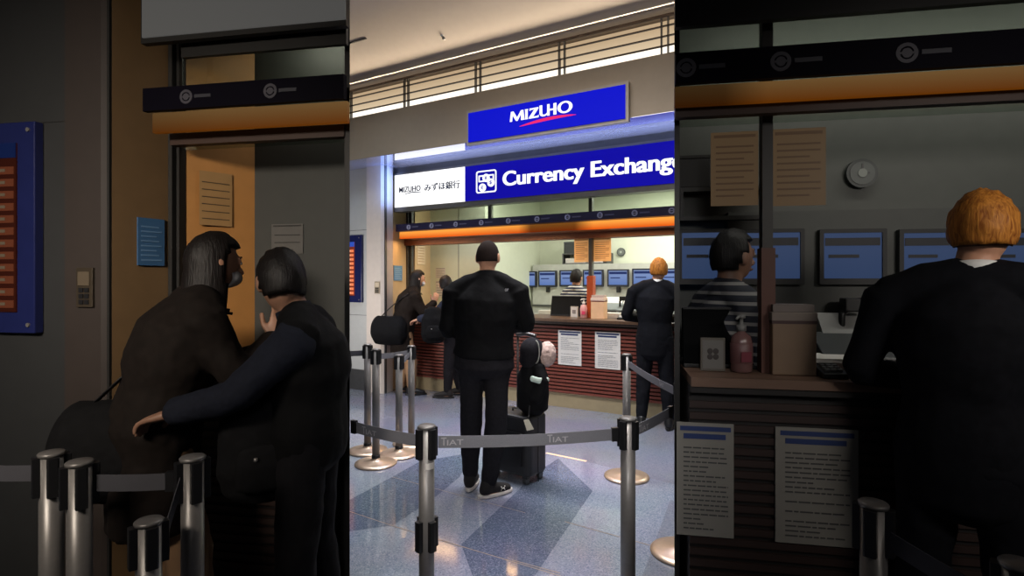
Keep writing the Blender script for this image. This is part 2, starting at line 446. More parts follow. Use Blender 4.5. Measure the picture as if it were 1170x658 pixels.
# electronic rate board on left wall
def rate_board(fr, x0, x1, y0, y1, b, label, px_rows, dim=1.):
    a0, z1 = fr.px(x0, y0, b); a1, z0 = fr.px(x1, y1, b)
    w, h = a1-a0, z1-z0
    t = thing('rate_board', label, 'display board', fr.W(a0, b, z0), -fr.th)
    bm = bmesh.new(); box(bm, 0, w, -.04, -.001, 0, h); obj('frame', bm, mat('navy_board_frame', (24, 30, 74), .25), t, bevel=.004)
    s = w*.17
    bm = bmesh.new(); box(bm, s, w-s, -.046, -.038, h*.10, h*.9)
    obj('screen', bm, glow('screen_backing%d' % (dim*100), (150, 60, 40), .55*dim), t)
    bm = bmesh.new(); box(bm, s, w-s, -.05, -.045, h*.83, h*.9); obj('header', bm, glow('board_header%d' % (dim*100), (50, 84, 190), .9*dim), t)
    bm = bmesh.new(); rows = px_rows
    for k in range(rows):
        z = h*.12+(h*.69)*k/rows; hh = h*.69/rows*.62
        box(bm, s+.01, w-s-.01, -.049, -.045, z, z+hh)
    obj('rate_row', bm, glow('board_row%d' % (dim*100), (255, 138, 92), .85*dim), t)
    bm = bmesh.new()
    for k in range(rows):
        z = h*.12+(h*.69)*k/rows+h*.69/rows*.2; 
        for q in range(4):
            x = s+.03+(w-2*s-.06)*q/4; box(bm, x, x+(w-2*s)*.14, -.0505, -.0485, z, z+h*.69/rows*.24)
    obj('rate_figures', bm, glow('board_fig%d' % (dim*100), (255, 220, 180), .9*dim), t)
    for x in (s*.35, w-s*.35):
        for z in (h*.04, h*.96):
            bm = bmesh.new(); prism(bm, disc(x, z, .009, 12), 'y', -.046, -.039); obj('screw', bm, M_steel, t)
    return t
rate_board(K, 371, 415.5, 271, 345.5, bl, 'navy framed board with glowing orange rate rows on the pale left wall', 11)
def wall_plate(fr, x0, x1, y0, y1, b, label, dim='' , dark=(150, 138, 120)):
    a0, z1 = fr.px(x0, y0, b); a1, z0 = fr.px(x1, y1, b); w, h = a1-a0, z1-z0
    t = thing('wall_plate', label, 'wall plate', fr.W(a0, b, z0), -fr.th)
    bm = bmesh.new(); box(bm, 0, w, -.012, -.001, 0, h); obj('plate', bm, mat('plate_steel'+dim, dark, .4, .4), t, bevel=.002)
    bm = bmesh.new(); box(bm, w*.15, w*.85, -.016, -.011, h*.55, h*.9); obj('button_panel', bm, mat('plate_white'+dim, tuple(min(255, int(v*1.25)) for v in dark), .5), t)
    bm = bmesh.new()
    for k in range(3):
        for q in range(2): box(bm, w*(.2+.34*q), w*(.46+.34*q), -.016, -.011, h*(.08+.15*k), h*(.19+.15*k))
    obj('pictograms', bm, M_black, t)
    return t
wall_plate(K, 428.5, 434.5, 321.5, 335.5, bl-.05, 'small steel plate with dark symbols on the column left of the counter')

# blue notice on the jamb
def notice_blue(pa, pb, z0, z1, fr, label, dim=''):
    A = fr.W(*pa); Bp = fr.W(*pb); d = Bp-A; w = d.length
    t = thing('blue_notice', label, 'notice', (A.x, A.y, z0), math.atan2(d.y, d.x)); h = z1-z0
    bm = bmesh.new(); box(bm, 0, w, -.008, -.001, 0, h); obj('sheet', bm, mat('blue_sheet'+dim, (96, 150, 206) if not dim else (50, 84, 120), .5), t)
    bm = bmesh.new()
    for k in range(8):
        box(bm, w*.12, w*(.88-.2*((k*7) % 3)/2), -.0095, -.0075, h*(.1+.1*k), h*(.13+.1*k))
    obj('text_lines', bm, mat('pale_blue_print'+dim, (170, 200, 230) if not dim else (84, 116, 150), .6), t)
    return t
def jamb(t_):    # point on the visible jamb face
    p0 = Vector((a_c1+.012, bl)); p1 = Vector((aw, b_w)); q = p0.lerp(p1, t_); return (q.x+.003, q.y)
def jamb_t(x):
    lo, hi = 0., 1.
    for _ in range(40):
        m_ = (lo+hi)/2; p = K.W(*jamb(m_))
        if CX+F*p.x/p.y < x: lo = m_
        else: hi = m_
    return lo
j0, j1 = jamb_t(449.5), jamb_t(459)
pm = K.W(*jamb((j0+j1)/2))
notice_blue(jamb(j0), jamb(j1), H+(HY-320.5)/F*pm.y, H+(HY-303.5)/F*pm.y, K, 'small blue notice on the cream jamb left of the lit counter window')

# ================================================================== MIZUHO SIGN
a0 = K.a(538.5, BB); a1 = K.a(716.5, BB)
z1 = (K.z(538.5, 131.5, BB)+K.z(716.5, 98, BB))/2; z0 = (K.z(538.5, 163, BB)+K.z(716.5, 138, BB))/2
t = thing('bank_sign', 'blue illuminated bank sign with white MIZUHO lettering on the bulkhead', 'sign', K.W(a0, BB, z0), -K.th)
w, h = a1-a0, z1-z0
bm = bmesh.new(); box(bm, -.03, w+.03, -.05, -.001, -.03, h+.03); obj('frame', bm, mat('sign_trim', (150, 142, 132), .4, .5), t)
bm = bmesh.new(); box(bm, 0, w, -.06, -.045, 0, h); obj('panel', bm, glow('sign_blue', (6, 14, 202), 1.0, (6, 14, 160)), t)
M_lit = glow('sign_white', (255, 255, 255), 1.15)
tx = lambda x: K.a(x, BB)-a0
def logo_letters(parent, x0, x1, zb, ht, y, m):
    # flared capitals, the U and H fused
    W_ = x1-x0
    def L(pts, a, b):
        bm = bmesh.new()
        for poly in pts: prism(bm, [(x0+W_*(a+(b-a)*p), zb+ht*q) for p, q in poly], 'y', y-.004, y)
        obj('lettering', bm, m, parent)
    L([[(0, 0), (.16, 0), (.2, .55), (.44, 0), (.56, 0), (.8, .58), (.8, 0), (1.04, 0), (.96, .9), (.8, .9), (.52, .3), (.26, .9), (.08, .9)]], 0, .235)
    L([[(0, 0), (1, 0), (.86, .12), (.86, .78), (1, .9), (0, .9), (.14, .78), (.14, .12)]], .25, .305)
    L([[(0, 0), (1, 0), (1, .24), (.9, .14), (.42, .14), (.98, .8), (.98, .9), (.06, .9), (.06, .68), (.16, .76), (.56, .76), (0, .12)]], .32, .475)
    L([[(0, 1), (.0, .25), (.05, .1), (.16, .01), (.3, 0), (.46, .1), (.46, 0), (.6, 0), (.6, .42), (.83, .42), (.83, 0), (1, 0), (1, 1), (.83, 1), (.83, .56), (.6, .56), (.6, 1), (.46, 1), (.46, .28), (.36, .16), (.26, .14), (.18, .2), (.16, .32), (.16, 1)]], .49, .755)
    bm = bmesh.new(); n = 28; cx, cz = x0+W_*.885, zb+ht*.5
    ring(bm, [(cx+W_*.115*math.cos(2*math.pi*k/n), cz+ht*.52*math.sin(2*math.pi*k/n)) for k in range(n)], [(cx+W_*.066*math.cos(2*math.pi*k/n), cz+ht*.38*math.sin(2*math.pi*k/n)) for k in range(n)], y-.004, y)
    obj('lettering', bm, m, parent)
logo_letters(t, tx(586), tx(657), h*.455, h*.36, -.061, M_lit)
bm = bmesh.new()
xa, xb = tx(597), tx(661); up, dn = [], []
for k in range(17):
    s = k/16; x = xa+(xb-xa)*s; zc = h*(.24+.115*math.sin(math.pi*s*.62+.12)); th = .055*h*math.sin(math.pi*s)**.8+.002
    up.append((x, zc+th)); dn.append((x, zc-th*.6))
prism(bm, up+dn[::-1], 'y', -.064, -.058); obj('swoosh', bm, glow('sign_red', (236, 40, 110), 1.0), t)

# ================================================================== EXCHANGE SIGN
bs = 5.58
a0 = K.a(451, bs); a1 = a0+4.65
z1 = K.z(585, 184, bs); z0 = K.z(585, 225.5, bs)
h = z1-z0
t = thing('exchange_sign', 'long lightbox sign reading Currency Exchange above the counter window', 'sign', K.W(a0, bs, z0), -K.th)
bm = bmesh.new(); box(bm, -.02, a1-a0+.02, .0, .13, -.06, h+.03); obj('frame', bm, mat('lightbox_frame', (120, 118, 114), .35, .7), t)
ts = lambda x: K.a(x, bs)-a0
xd = ts(532)
bm = bmesh.new(); box(bm, .012, xd, -.014, .01, 0, h); obj('white_panel', bm, glow('lightbox_white', (255, 255, 255), 1.35), t)
bm = bmesh.new(); box(bm, xd, a1-a0, -.014, .01, 0, h); obj('blue_panel', bm, glow('lightbox_blue', (16, 10, 160), 1.0, (10, 10, 120)), t)
M_logo = mat('navy_logo_print', (30, 44, 84), .7, spec=.1); M_jp = mat('grey_logo_print', (62, 78, 104), .7, spec=.1)
lettering('lettering', 'MIZUHO', M_logo, t, ts(457), ts(481.5), h*.44, h*.61, -.016, .006, bold=.02)
bm = bmesh.new(); xa, xb = ts(462), ts(484); up, dn = [], []
for k in range(9):
    s = k/8; x = xa+(xb-xa)*s; zc = h*(.37+.04*math.sin(math.pi*s)); up.append((x, zc+.008*math.sin(math.pi*s)+.002)); dn.append((x, zc-.002))
prism(bm, up+dn[::-1], 'y', -.018, -.013); obj('swoosh', bm, M_logo, t)
lettering('lettering', '\u307f\u305a\u307b\u9280\u884c', M_jp, t, ts(486), ts(526.5), h*.40, h*.63, -.016, .006, bold=.02)
# exchange pictogram
xa, xb = ts(545), ts(568); zc0, zc1 = h*.19, h*.82
bm = bmesh.new(); g = .022
ring(bm, rrect(xa, xb, zc0, zc1, .03), rrect(xa+g*.7, xb-g*.7, zc0+g*.7, zc1-g*.7, .02), -.022, -.014)
ring(bm, rrect(xa+g*1.6, xb-g*1.6, zc0+(zc1-zc0)*.5, zc1-g*1.6-.02, .005), rrect(xa+g*2.3, xb-g*2.3, zc0+(zc1-zc0)*.5+g*.7, zc1-g*2.3-.02, .004), -.022, -.014)
for cx, cz in ((.5, .66), (.74, .43), (.32, .24)):
    prism(bm, disc(xa+(xb-xa)*cx, zc0+(zc1-zc0)*cz, (xb-xa)*.17), 'y', -.026, -.014)
obj('pictogram', bm, M_lit, t)
for (cx, cz), s in zip(((.5, .66), (.74, .43), (.32, .24)), ('\u00a5', '$', '\u20ac')):
    r_ = (xb-xa)*.08; X, Z = xa+(xb-xa)*cx, zc0+(zc1-zc0)*cz
    lettering('coin_symbol', s, glow('coin_symbol_blue', (60, 60, 190), .8), t, X-r_*.8, X+r_*.8, Z-r_, Z+r_, -.0265, .01)
w_part, w_all = text_w('Currency Exchang', .03), text_w('Currency Exchange', .03)
x0 = ts(575); x1 = x0+(ts(769.3)-x0)*w_all/w_part
lettering('lettering', 'Currency Exchange', M_lit, t, x0, x1, h*.2, h*.73, -.016, .012, bold=.028)

# ================================================================== FASCIA, ORANGE COVE, WINDOW
def emblem_row(t, n, x0, dx, z, r, y, m):
    for k in range(n):
        x = x0+dx*k
        bm = bmesh.new(); ring(bm, disc(x, z, r, 18), disc(x, z, r*.55, 18), y-.003, y); 
        box(bm, x-r*.5, x+r*.5, y-.003, y, z-r*.12, z+r*.12)
        obj('emblem', bm, m, t)
bf = 5.6
a0 = K.a(452.3, bf); z1 = K.z(585, 247.5, bf); z0 = K.z(585, 256.8, bf)
t = thing('navy_fascia', 'dark navy band with small round emblems across the lit counter window', 'fascia', K.W(a0, bf, z0), -K.th)
h = z1-z0
bm = bmesh.new(); box(bm, 0, 5.6, 0, .5, 0, h); obj('band', bm, M_navy, t)
e0 = K.a(467, bf)-a0; de = K.a(498, bf)-a0-e0
emblem_row(t, 14, e0, .385, h*.5, h*.34, -.001, M_emblem)
for k in range(14):
    bm = bmesh.new(); box(bm, e0+.385*k+.055, e0+.385*k+.16, -.003, -.001, h*.42, h*.58); obj('print', bm, mat('dim_print', (70, 70, 96), .6), t)
bo = 5.7
a0 = K.a(456.5, bo); zc = K.z(585, 266.5, bo); ztop = z0-.001
t = thing('orange_light_cove', 'glowing orange light strip under the navy band of the lit counter', 'light strip', K.W(a0, bo, zc), -K.th)
to = lambda x: K.a(x, bo)-a0
bm = bmesh.new(); box(bm, 0, 5.5, 0, .03, 0, ztop-zc)
obj('glow_board', bm, cove('orange_cove', (255, 170, 72), (222, 84, 10), 1.1, 0, ztop-zc, 2,  # board glows itself, hidden tube's light painted as a gradient
    [(0, .9), (to(520), 1.), (to(592), .85), (to(606), .16), (to(657), .16), (to(678), .95), (to(760), 1.), (5.5, 1.)]), t)
bm = bmesh.new(); box(bm, 0, 5.5, .031, .35, .0, .02); obj('shelf', bm, M_beam, t)
# window of the lit counter: beam, jamb post, mullions, transom panes
zb1 = zc-.002; zb0 = K.z(585, 275.5, 6.0)
aL = aw+.0
win = bpy.data.objects.new('window_1', None); C.objects.link(win); win['kind'] = 'structure'; win.rotation_euler = (0, 0, -K.th)
bm = bmesh.new(); box(bm, aL, 1.2, 6.0, 6.16, zb0, zb1+.03); obj('beam', bm, M_beam, win)
am = K.a(675.5, b_w); z_ct = 1.05
bm = bmesh.new(); box(bm, aL, aL+.045, b_w-.03, b_w+.05, .9, 2.95); box(bm, aL+.06, aL+.085, b_w, b_w+.05, .9, 2.95); obj('post', bm, M_steel_d, win)
for xm in (560.5, 675.5, 800):
    a = K.a(xm, b_w)
    bm = bmesh.new(); box(bm, a-.022, a+.022, b_w-.03, b_w+.03, z_ct if xm > 600 else zb0, 2.95); obj('mullion', bm, M_steel_d, win)
    if xm > 600:
        bm = bmesh.new(); box(bm, a-.04, a+.04, b_w-.045, b_w+.045, z_ct, K.z(xm, 315, b_w)); obj('wood_sleeve', bm, M_wood, win, bevel=.004)
bm = bmesh.new(); box(bm, aL, 1.2, b_w-.03, b_w+.03, 2.88, 2.95); obj('top_rail', bm, M_steel_d, win)
G = glassmat('clear_glass')
es = [aL+.09, K.a(560.5, b_w), K.a(675.5, b_w), K.a(800, b_w), 1.2]
for i in range(4):
    bm = bmesh.new(); box(bm, es[i]+.024, es[i+1]-.024, b_w-.004, b_w+.004, zb1, 2.88); obj('pane', bm, G, win)

# ================================================================== COUNTER
bc = 5.834
ac0 = aL+.14; ac1 = 1.2
t = thing('service_counter', 'long counter with red-brown slatted front and brown worktop', 'counter', K.W(ac0, bc), -K.th)
w = ac1-ac0
bm = bmesh.new(); box(bm, 0, w, .02, .45, .0, .17); obj('kick_plate', bm, M_kick, t)
bm = bmesh.new(); box(bm, 0, w, .03, .45, .17, 1.0)
obj('backing', bm, M_slatgap, t)
bm = bmesh.new(); n = 19
for k in range(n):
    z = .175+(.8)*k/n; box(bm, 0, w, 0, .034, z, z+.8/n*.62)
obj('slat_front', bm, M_slat, t)
bm = bmesh.new(); box(bm, -.0, w, -.06, .62, .985, 1.012); obj('edge_band', bm, mat('dark_edge', (40, 30, 26), .4), t)
bm = bmesh.new(); box(bm, -.0, w, -.07, .62, 1.0125, 1.05); obj('worktop', bm, M_top, t, bevel=.004)

def posted_sheet(fr, corners, b, label, group=None, dim=''):
    (x0, y0), (x1, y1) = corners
    a0 = fr.a(x0, b); a1 = fr.a(x1, b); xm = (x0+x1)/2
    z1 = fr.z(xm, y0, b); z0 = fr.z(xm, y1, b); w, h = a1-a0, z1-z0
    t = thing('posted_notice', label, 'notice', fr.W(a0, b, z0), -fr.th, group)
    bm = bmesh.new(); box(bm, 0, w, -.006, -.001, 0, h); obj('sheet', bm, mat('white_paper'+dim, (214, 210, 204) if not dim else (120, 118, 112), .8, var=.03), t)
    bm = bmesh.new(); box(bm, w*.06, w*.95, -.008, -.0055, h*.93, h*.97); box(bm, w*.12, w*.86, -.008, -.0055, h*.86, h*.905); obj('heading', bm, M_navyink, t)
    bm = bmesh.new(); rnd = random.Random(int(x0))
    for k in range(18):
        z = h*(.06+.042*k); L_ = rnd.choice((.3, .55, .7, .78, .8)); 
        if rnd.random() < .15: continue
        q = w*.12
        while q < w*(.1+L_):
            e = min(q+w*rnd.uniform(.05, .16), w*.9); box(bm, q, e, -.0075, -.0055, z, z+h*.011); q = e+w*.02
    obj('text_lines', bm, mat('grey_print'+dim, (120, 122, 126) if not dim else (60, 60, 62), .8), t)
    return t
posted_sheet(K, ((638, 377.5), (664.5, 417)), bc-.002, 'white notice sheet taped to the slatted counter front, the left of the pair')
posted_sheet(K, ((680, 379.5), (709, 421.5)), bc-.002, 'white notice sheet on the slatted counter front, right one beside the far post')

# objects on the counter (modelled once, standing at z=0)
def sanitizer(loc, rz, label):
    t = thing('sanitizer_bottle', label, 'bottle', loc, rz)
    bm = bmesh.new(); lathe(bm, [(.036, 0), (.042, .006), (.042, .12), (.036, .145), (.016, .16), (.016, .17)], n=24)
    obj('bottle', bm, mat('pink_clear_plastic', (226, 170, 166), .25), t, smooth=True)
    bm = bmesh.new(); lathe(bm, [(.0425, .035), (.0435, .036), (.0435, .115), (.0425, .116)], n=24); obj('label_wrap', bm, mat('rose_label', (216, 150, 150), .5), t, smooth=True)
    bm = bmesh.new(); box(bm, -.02, .02, -.047, -.04, .045, .085); obj('label_block', bm, mat('pink_block', (214, 66, 100), .5), t)
    bm = bmesh.new(); lathe(bm, [(.019, .165), (.019, .188), (.008, .192), (.007, .215), (.016, .217), (.016, .23), (.0, .232)], n=18)
    tube(bm, [(0, 0, .224), (-.02, -.02, .224), (-.034, -.034, .216)], [.006, .006, .005]); obj('pump', bm, M_white, t, smooth=True)
    return t
def flap_box(loc, rz, label):
    t = thing('upright_box', label, 'box', loc, rz)
    bm = bmesh.new(); box(bm, -.08, .08, -.06, .06, 0, .21); obj('body', bm, mat('cream_card', (232, 190, 150), .6), t, bevel=.004)
    bm = bmesh.new(); box(bm, -.083, .083, -.063, .063, .211, .245); obj('lid', bm, mat('pale_card_lid', (228, 206, 190), .6), t, bevel=.003)
    bm = bmesh.new(); box(bm, -.0815, .0815, -.0615, .0615, .2, .212); obj('band', bm, mat('maroon_band', (110, 52, 48), .6), t)
    bm = bmesh.new(); box(bm, -.075, .075, -.05, .05, .246, .275); obj('tray', bm, mat('tray_plastic', (200, 180, 170), .5), t)
    return t
def frame_card(loc, rz, label):
    t = thing('framed_card', label, 'card stand', loc, rz)
    bm = bmesh.new(); box(bm, -.048, .048, -.008, .008, 0, .135); obj('frame', bm, mat('card_frame', (180, 168, 152), .5), t, bevel=.002)
    bm = bmesh.new(); box(bm, -.04, .04, -.0105, -.0075, .01, .125); obj('card', bm, M_paper, t)
    bm = bmesh.new()
    for k in range(4):
        an = R(45+90*k); ball(bm, (.016*math.cos(an), -.0105, .07+.016*math.sin(an)), (.012, .002, .012), seg=10)
    obj('flower_mark', bm, mat('grey_mark', (110, 100, 96), .7), t)
    return t
def laptop_back(loc, rz, label):
    t = thing('counter_screen', label, 'screen', loc, rz)
    bm = bmesh.new(); prism(bm, [(.0, .0), (.02, .0), (.075, .25), (.055, .25)], 'x', -.2, .2); obj('lid_back', bm, mat('dark_screen_back', (34, 36, 38), .85, spec=.05), t, bevel=.004)
    bm = bmesh.new(); box(bm, -.2, .2, .0, .2, 0, .016); obj('base', bm, M_black, t, bevel=.003)
    bm = bmesh.new(); box(bm, -.195, .195, .042, .058, .245, .254); obj('edge_trim', bm, M_steel_d, t)
    return t
def printer(loc, rz, label):
    t = thing('desk_printer', label, 'printer', loc, rz)
    bm = bmesh.new(); prism(bm, [(-.14, 0), (.14, 0), (.14, .17), (.03, .19), (-.14, .1)], 'x', -.2, .2); obj('body', bm, mat('printer_grey', (128, 134, 136), .4), t, bevel=.006)
    bm = bmesh.new(); prism(bm, [(.02, .185), (.04, .19), (.12, .27), (.1, .27)], 'x', -.15, .15); obj('feed_tray', bm, M_white, t)
    bm = bmesh.new(); box(bm, -.15, .15, -.146, -.135, .03, .075); obj('slot', bm, M_black, t)
    return t
def paper_stack(loc, rz, label):
    bm = bmesh.new(); rnd = random.Random(3)
    for k in range(10):
        dx, dy = rnd.uniform(-.006, .006), rnd.uniform(-.006, .006); box(bm, -.12+dx, .12+dx, -.09+dy, .09+dy, k*.006, k*.006+.0055)
    return tag(obj('paper_stack', bm, M_paper, None, loc, rz), label, 'papers')
def card_reader(loc, rz, label):
    t = thing('card_terminal', label, 'card terminal', loc, rz)
    bm = bmesh.new(); prism(bm, [(-.09, 0), (.09, 0), (.09, .05), (-.09, .02)], 'x', -.045, .045); obj('body', bm, M_black, t, bevel=.004)
    bm = bmesh.new(); prism(bm, [(.02, .0405), (.08, .0505), (.08, .053), (.02, .043)], 'x', -.035, .035); obj('screen', bm, M_steel_d, t)
    bm = bmesh.new()
    for i in range(3):
        for j in range(3): box(bm, -.03+.022*i, -.014+.022*i, -.07+.026*j, -.052+.026*j, .025+.004*j, .034+.005*j)
    obj('keypad', bm, M_white, t)
    return t
def on_top(x, b, fr=K, z=1.05):
    a = fr.a(x, b); return fr.W(a, b, z)
rk = -K.th
san = sanitizer(on_top(667, 6.0), rk+.3, 'pink pump bottle of sanitizer on the lit counter beside the wooden post')
bx_ = flap_box(on_top(684.5, 6.0), rk, 'cream upright box with maroon band on the lit counter right of the wooden post')
crd = frame_card(on_top(656.3, 6.02), rk, 'small framed card with grey flower mark left of the pink bottle on the lit counter')
lap = laptop_back(on_top(645, 6.2), rk, 'dark screen back standing on the lit counter in front of the striped clerk')
stk = paper_stack(on_top(698.5, 6.22), rk, 'low stack of white paper on the lit counter right of the cream box')
crt = card_reader(on_top(712, 6.06), rk, 'black card terminal on the lit counter near the man with orange hair')

# ================================================================== OFFICE BEHIND THE LIT COUNTER
def oroom():
    bp = 6.72; bk = 8.5
    al_ = K.a(491.5, bp)
    bm = bmesh.new(); prism(bm, [(aL+.1, b_w+.06), (aL+.0, b_w+.1), (al_-.1, bp+.1), (al_, bp)], 'z', 0, 2.95)
    struct('wall_office_left', bm, M_beige, K)
    ap = K.a(549, bp)
    bm = bmesh.new(); box(bm, al_, ap, bp, bp+.08, 0, 2.95); box(bm, K.a(524, bp)-.004, K.a(524, bp)+.004, bp-.003, bp, 0, 2.6, 1); box(bm, ap, ap+.08, bp, bk, 0, 2.95)
    struct('wall_office_partition', bm, [M_office, M_steel_d], K)
    bm = bmesh.new(); box(bm, ap+.08, 3, bk, bk+.08, 0, 2.95); struct('wall_office_back', bm, M_office, K)
    bm = bmesh.new(); box(bm, 1.25, 1.35, b_w, bk, 0, 2.95); struct('wall_office_right', bm, M_office, K)
    bm = bmesh.new(); box(bm, aL-.3, 3, b_w-.02, bk+.1, 2.96, 3.0); struct('ceiling_office', bm, M_white, K)
    return bp, bk, ap
bp, bk, ap = oroom()
# papers on the partition and jamb
def small_sheet(name, fr, x0, x1, y0, y1, b, label, m, lines=5, mline=None, cat='notice', parentless=True):
    a0 = fr.a(x0, b); a1 = fr.a(x1, b); xm = (x0+x1)/2; z1 = fr.z(xm, y0, b); z0 = fr.z(xm, y1, b); w, h = a1-a0, z1-z0
    t = thing(name, label, cat, fr.W(a0, b, z0), -fr.th)
    bm = bmesh.new(); box(bm, 0, w, -.006, -.001, 0, h); obj('sheet', bm, m, t)
    bm = bmesh.new()
    for k in range(lines): box(bm, w*.1, w*(.9 if k % 3 else .7), -.008, -.0055, h*(.12+.75*k/lines), h*(.12+.75*k/lines)+h*.025)
    box(bm, w*.06, w*.94, -.008, -.0055, h*.92, h*.96)
    obj('text_lines', bm, mline or M_ink, t); return t
small_sheet('wall_sheet', K, 498, 509, 306, 318, bp, 'white sheet on the pale office partition, the upper one beside the woman', M_paper)
small_sheet('wall_sheet', K, 498, 509, 321, 340, bp, 'white sheet on the pale office partition, the lower one beside the woman', M_paper)
pa = K.a(469.5, 6.2)
M_warm = mat('amber_lit_paper', (236, 190, 132), .6, emit=(236, 170, 100), es=.25, var=.03)  # backlight through the sheet painted in as a faint glow
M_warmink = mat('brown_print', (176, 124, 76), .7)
A = K.W(aL+.1, b_w+.06); Bq = K.W(K.a(491.5, bp), bp); d = Bq-A
t = thing('wall_sheet', 'cream sheet on the warm inner side wall above the woman', 'notice', (A+d*.12+Vector((0, 0, K.z(475, 302, 6.3))))[:], math.atan2(d.y, d.x))
bm = bmesh.new(); box(bm, 0, d.length*.5, -.008, -.001, 0, .33); obj('sheet', bm, mat('cream_sheet', (226, 204, 172), .7), t)
bm = bmesh.new()
for k in range(6): box(bm, .02, d.length*.45, -.01, -.0075, .04+.04*k, .047+.04*k)
box(bm, 0, d.length*.5, -.01, -.0075, .31, .33); obj('text_lines', bm, M_warmink, t)
# amber notices hung by the mullion
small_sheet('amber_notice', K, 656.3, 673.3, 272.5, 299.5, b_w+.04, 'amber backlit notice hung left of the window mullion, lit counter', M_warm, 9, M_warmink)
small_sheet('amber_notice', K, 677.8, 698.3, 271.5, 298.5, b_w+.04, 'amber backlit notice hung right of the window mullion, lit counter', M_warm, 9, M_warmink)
# clock
def clock(fr, x, y, b, r, label):
    a, z = fr.px(x, y, b)
    t = thing('wall_clock', label, 'clock', fr.W(a, b, z), -fr.th)
    bm = bmesh.new(); prism(bm, disc(0, 0, r), 'y', -.03, -.001); obj('case', bm, mat('clock_case', (70, 76, 74), .5), t)
    bm = bmesh.new(); prism(bm, disc(0, 0, r*.8), 'y', -.033, -.029); obj('face', bm, mat('clock_face', (110, 116, 112), .5), t)
    bm = bmesh.new(); prism(bm, disc(0, 0, r*.3, 16), 'y', -.036, -.032); obj('hub', bm, mat('clock_hub', (170, 176, 168), .5), t)
    bm = bmesh.new(); box(bm, -.003, .003, -.0355, -.0325, 0, r*.65); box(bm, 0, r*.45, -.0355, -.0325, -.003, .003); obj('hand', bm, M_black, t)
    return t
clk = clock(K, 710, 288, bk, .068, 'small round grey clock on the office back wall')
# cabinet bank with inset monitors
M_scr = cove('monitor_picture', (150, 168, 206), (96, 124, 186), .85, -.1, .2)
def monitor(fr, x, y, b, w, h, label, group=None, thick=.05):
    a, z = fr.px(x, y, b)
    t = thing('monitor', label, 'monitor', fr.W(a, b, z), -fr.th, group)
    bm = bmesh.new(); ring(bm, rrect(-w/2, w/2, -h/2, h/2, .008), rrect(-w/2+.022, w/2-.022, -h/2+.03, h/2-.022, .003), -thick, 0); box(bm, -w/2+.02, w/2-.02, -.02, -.002, -h/2+.025, h/2-.02); obj('bezel', bm, mat('monitor_bezel', (34, 38, 48), .4), t)
    bm = bmesh.new(); box(bm, -w/2+.022, w/2-.022, -thick+.01, -.0205, -h/2+.03, h/2-.022); obj('screen', bm, M_scr, t)
    bm = bmesh.new(); box(bm, -w/2+.03, w/2-.03, -thick+.006, -thick+.012, h*.22, h*.36); box(bm, -w/2+.05, w*.1, -thick+.006, -thick+.012, -h*.02, h*.04)
    obj('window_bar', bm, glow('screen_bar', (44, 62, 120), .6), t)
    bm = bmesh.new(); box(bm, -.03, .03, -.03, -.003, -h/2-.09, -h/2+.002); obj('stand', bm, M_black, t)
    return t
bcab = 8.15
a0 = ap+.12; 
def cabinet_run():
    z1 = K.z(700, 301, bcab)
    t = thing('cabinet_bank', 'long pale grey cabinet bank holding the monitors along the office back wall', 'cabinet', K.W(a0, bcab), -K.th)
    bm = bmesh.new(); box(bm, 0, 4.9, 0, .3, 0, z1); obj('carcass', bm, M_cab, t)
    for k in range(9):
        bm = bmesh.new(); x = .04+.52*k; box(bm, x, x+.5, -.012, -.0005, .1, .9)
        d = obj('door', bm, mat('cabinet_door', (182, 186, 180), .45), t)
        bm = bmesh.new(); box(bm, x+.43, x+.445, -.03, -.012, .6, .75); obj('handle', bm, M_steel_d, d)
    bm = bmesh.new(); box(bm, 0, 4.88, -.02, -.0005, 1.06, 1.09); obj('shelf_edge', bm, M_steel_d, t)
    return t, z1
cab, zcab = cabinet_run()
names = ['first monitor from the left on the cabinet bank, beside the black-clad man', 'monitor between the black-clad man and the striped clerk on the cabinet bank', 'monitor partly behind the striped clerk on the cabinet bank', 'monitor right of the striped clerk, beside the wooden post', 'monitor standing clear between the wooden post and the orange-haired man', 'monitor partly behind the orange-haired man on the cabinet bank']
for (x, y, w), nm in zip(((604, 319, .33), (626.5, 318.5, .33), (651.5, 318, .34), (678.5, 317.8, .34), (707, 317.6, .34), (736.5, 317, .36)), names):
    monitor(K, x, y, bcab-.001, w, .27, nm, 'monitors along the lit office')
monitor(K, 768, 317, bcab-.001, .4, .27, 'monitor just right of the orange-haired man on the cabinet bank', 'monitors along the lit office')
# things on the desk in front of the cabinets
def desk(fr, x0, x1, b0, b1, z, label):
    A0 = max(fr.a(x0, b0), ap+.13); A1 = fr.a(x1, b0)
    t = thing('office_desk', label, 'desk', fr.W(A0, b0), -fr.th); w = A1-A0
    bm = bmesh.new(); box(bm, 0, w, 0, b1-b0, z-.03, z); obj('desk_top', bm, M_cab, t, bevel=.003)
    for x in (.02, w*.5, w-.06):
        for y in (.02, b1-b0-.06):
            bm = bmesh.new(); box(bm, x, x+.04, y, y+.04, 0, z-.03); obj('leg', bm, M_steel_d, t)
    bm = bmesh.new(); box(bm, .06, w-.06, .06, .075, .3, z-.03); obj('modesty_panel', bm, M_white, t)
    return t
desk(K, 600, 800, 7.3, 7.95, .98, 'pale office desk crowded with equipment behind the lit counter')
prn = printer(K.W(K.a(722, 7.45), 7.5, .98), rk, 'grey desk printer with raised paper tray on the office desk')
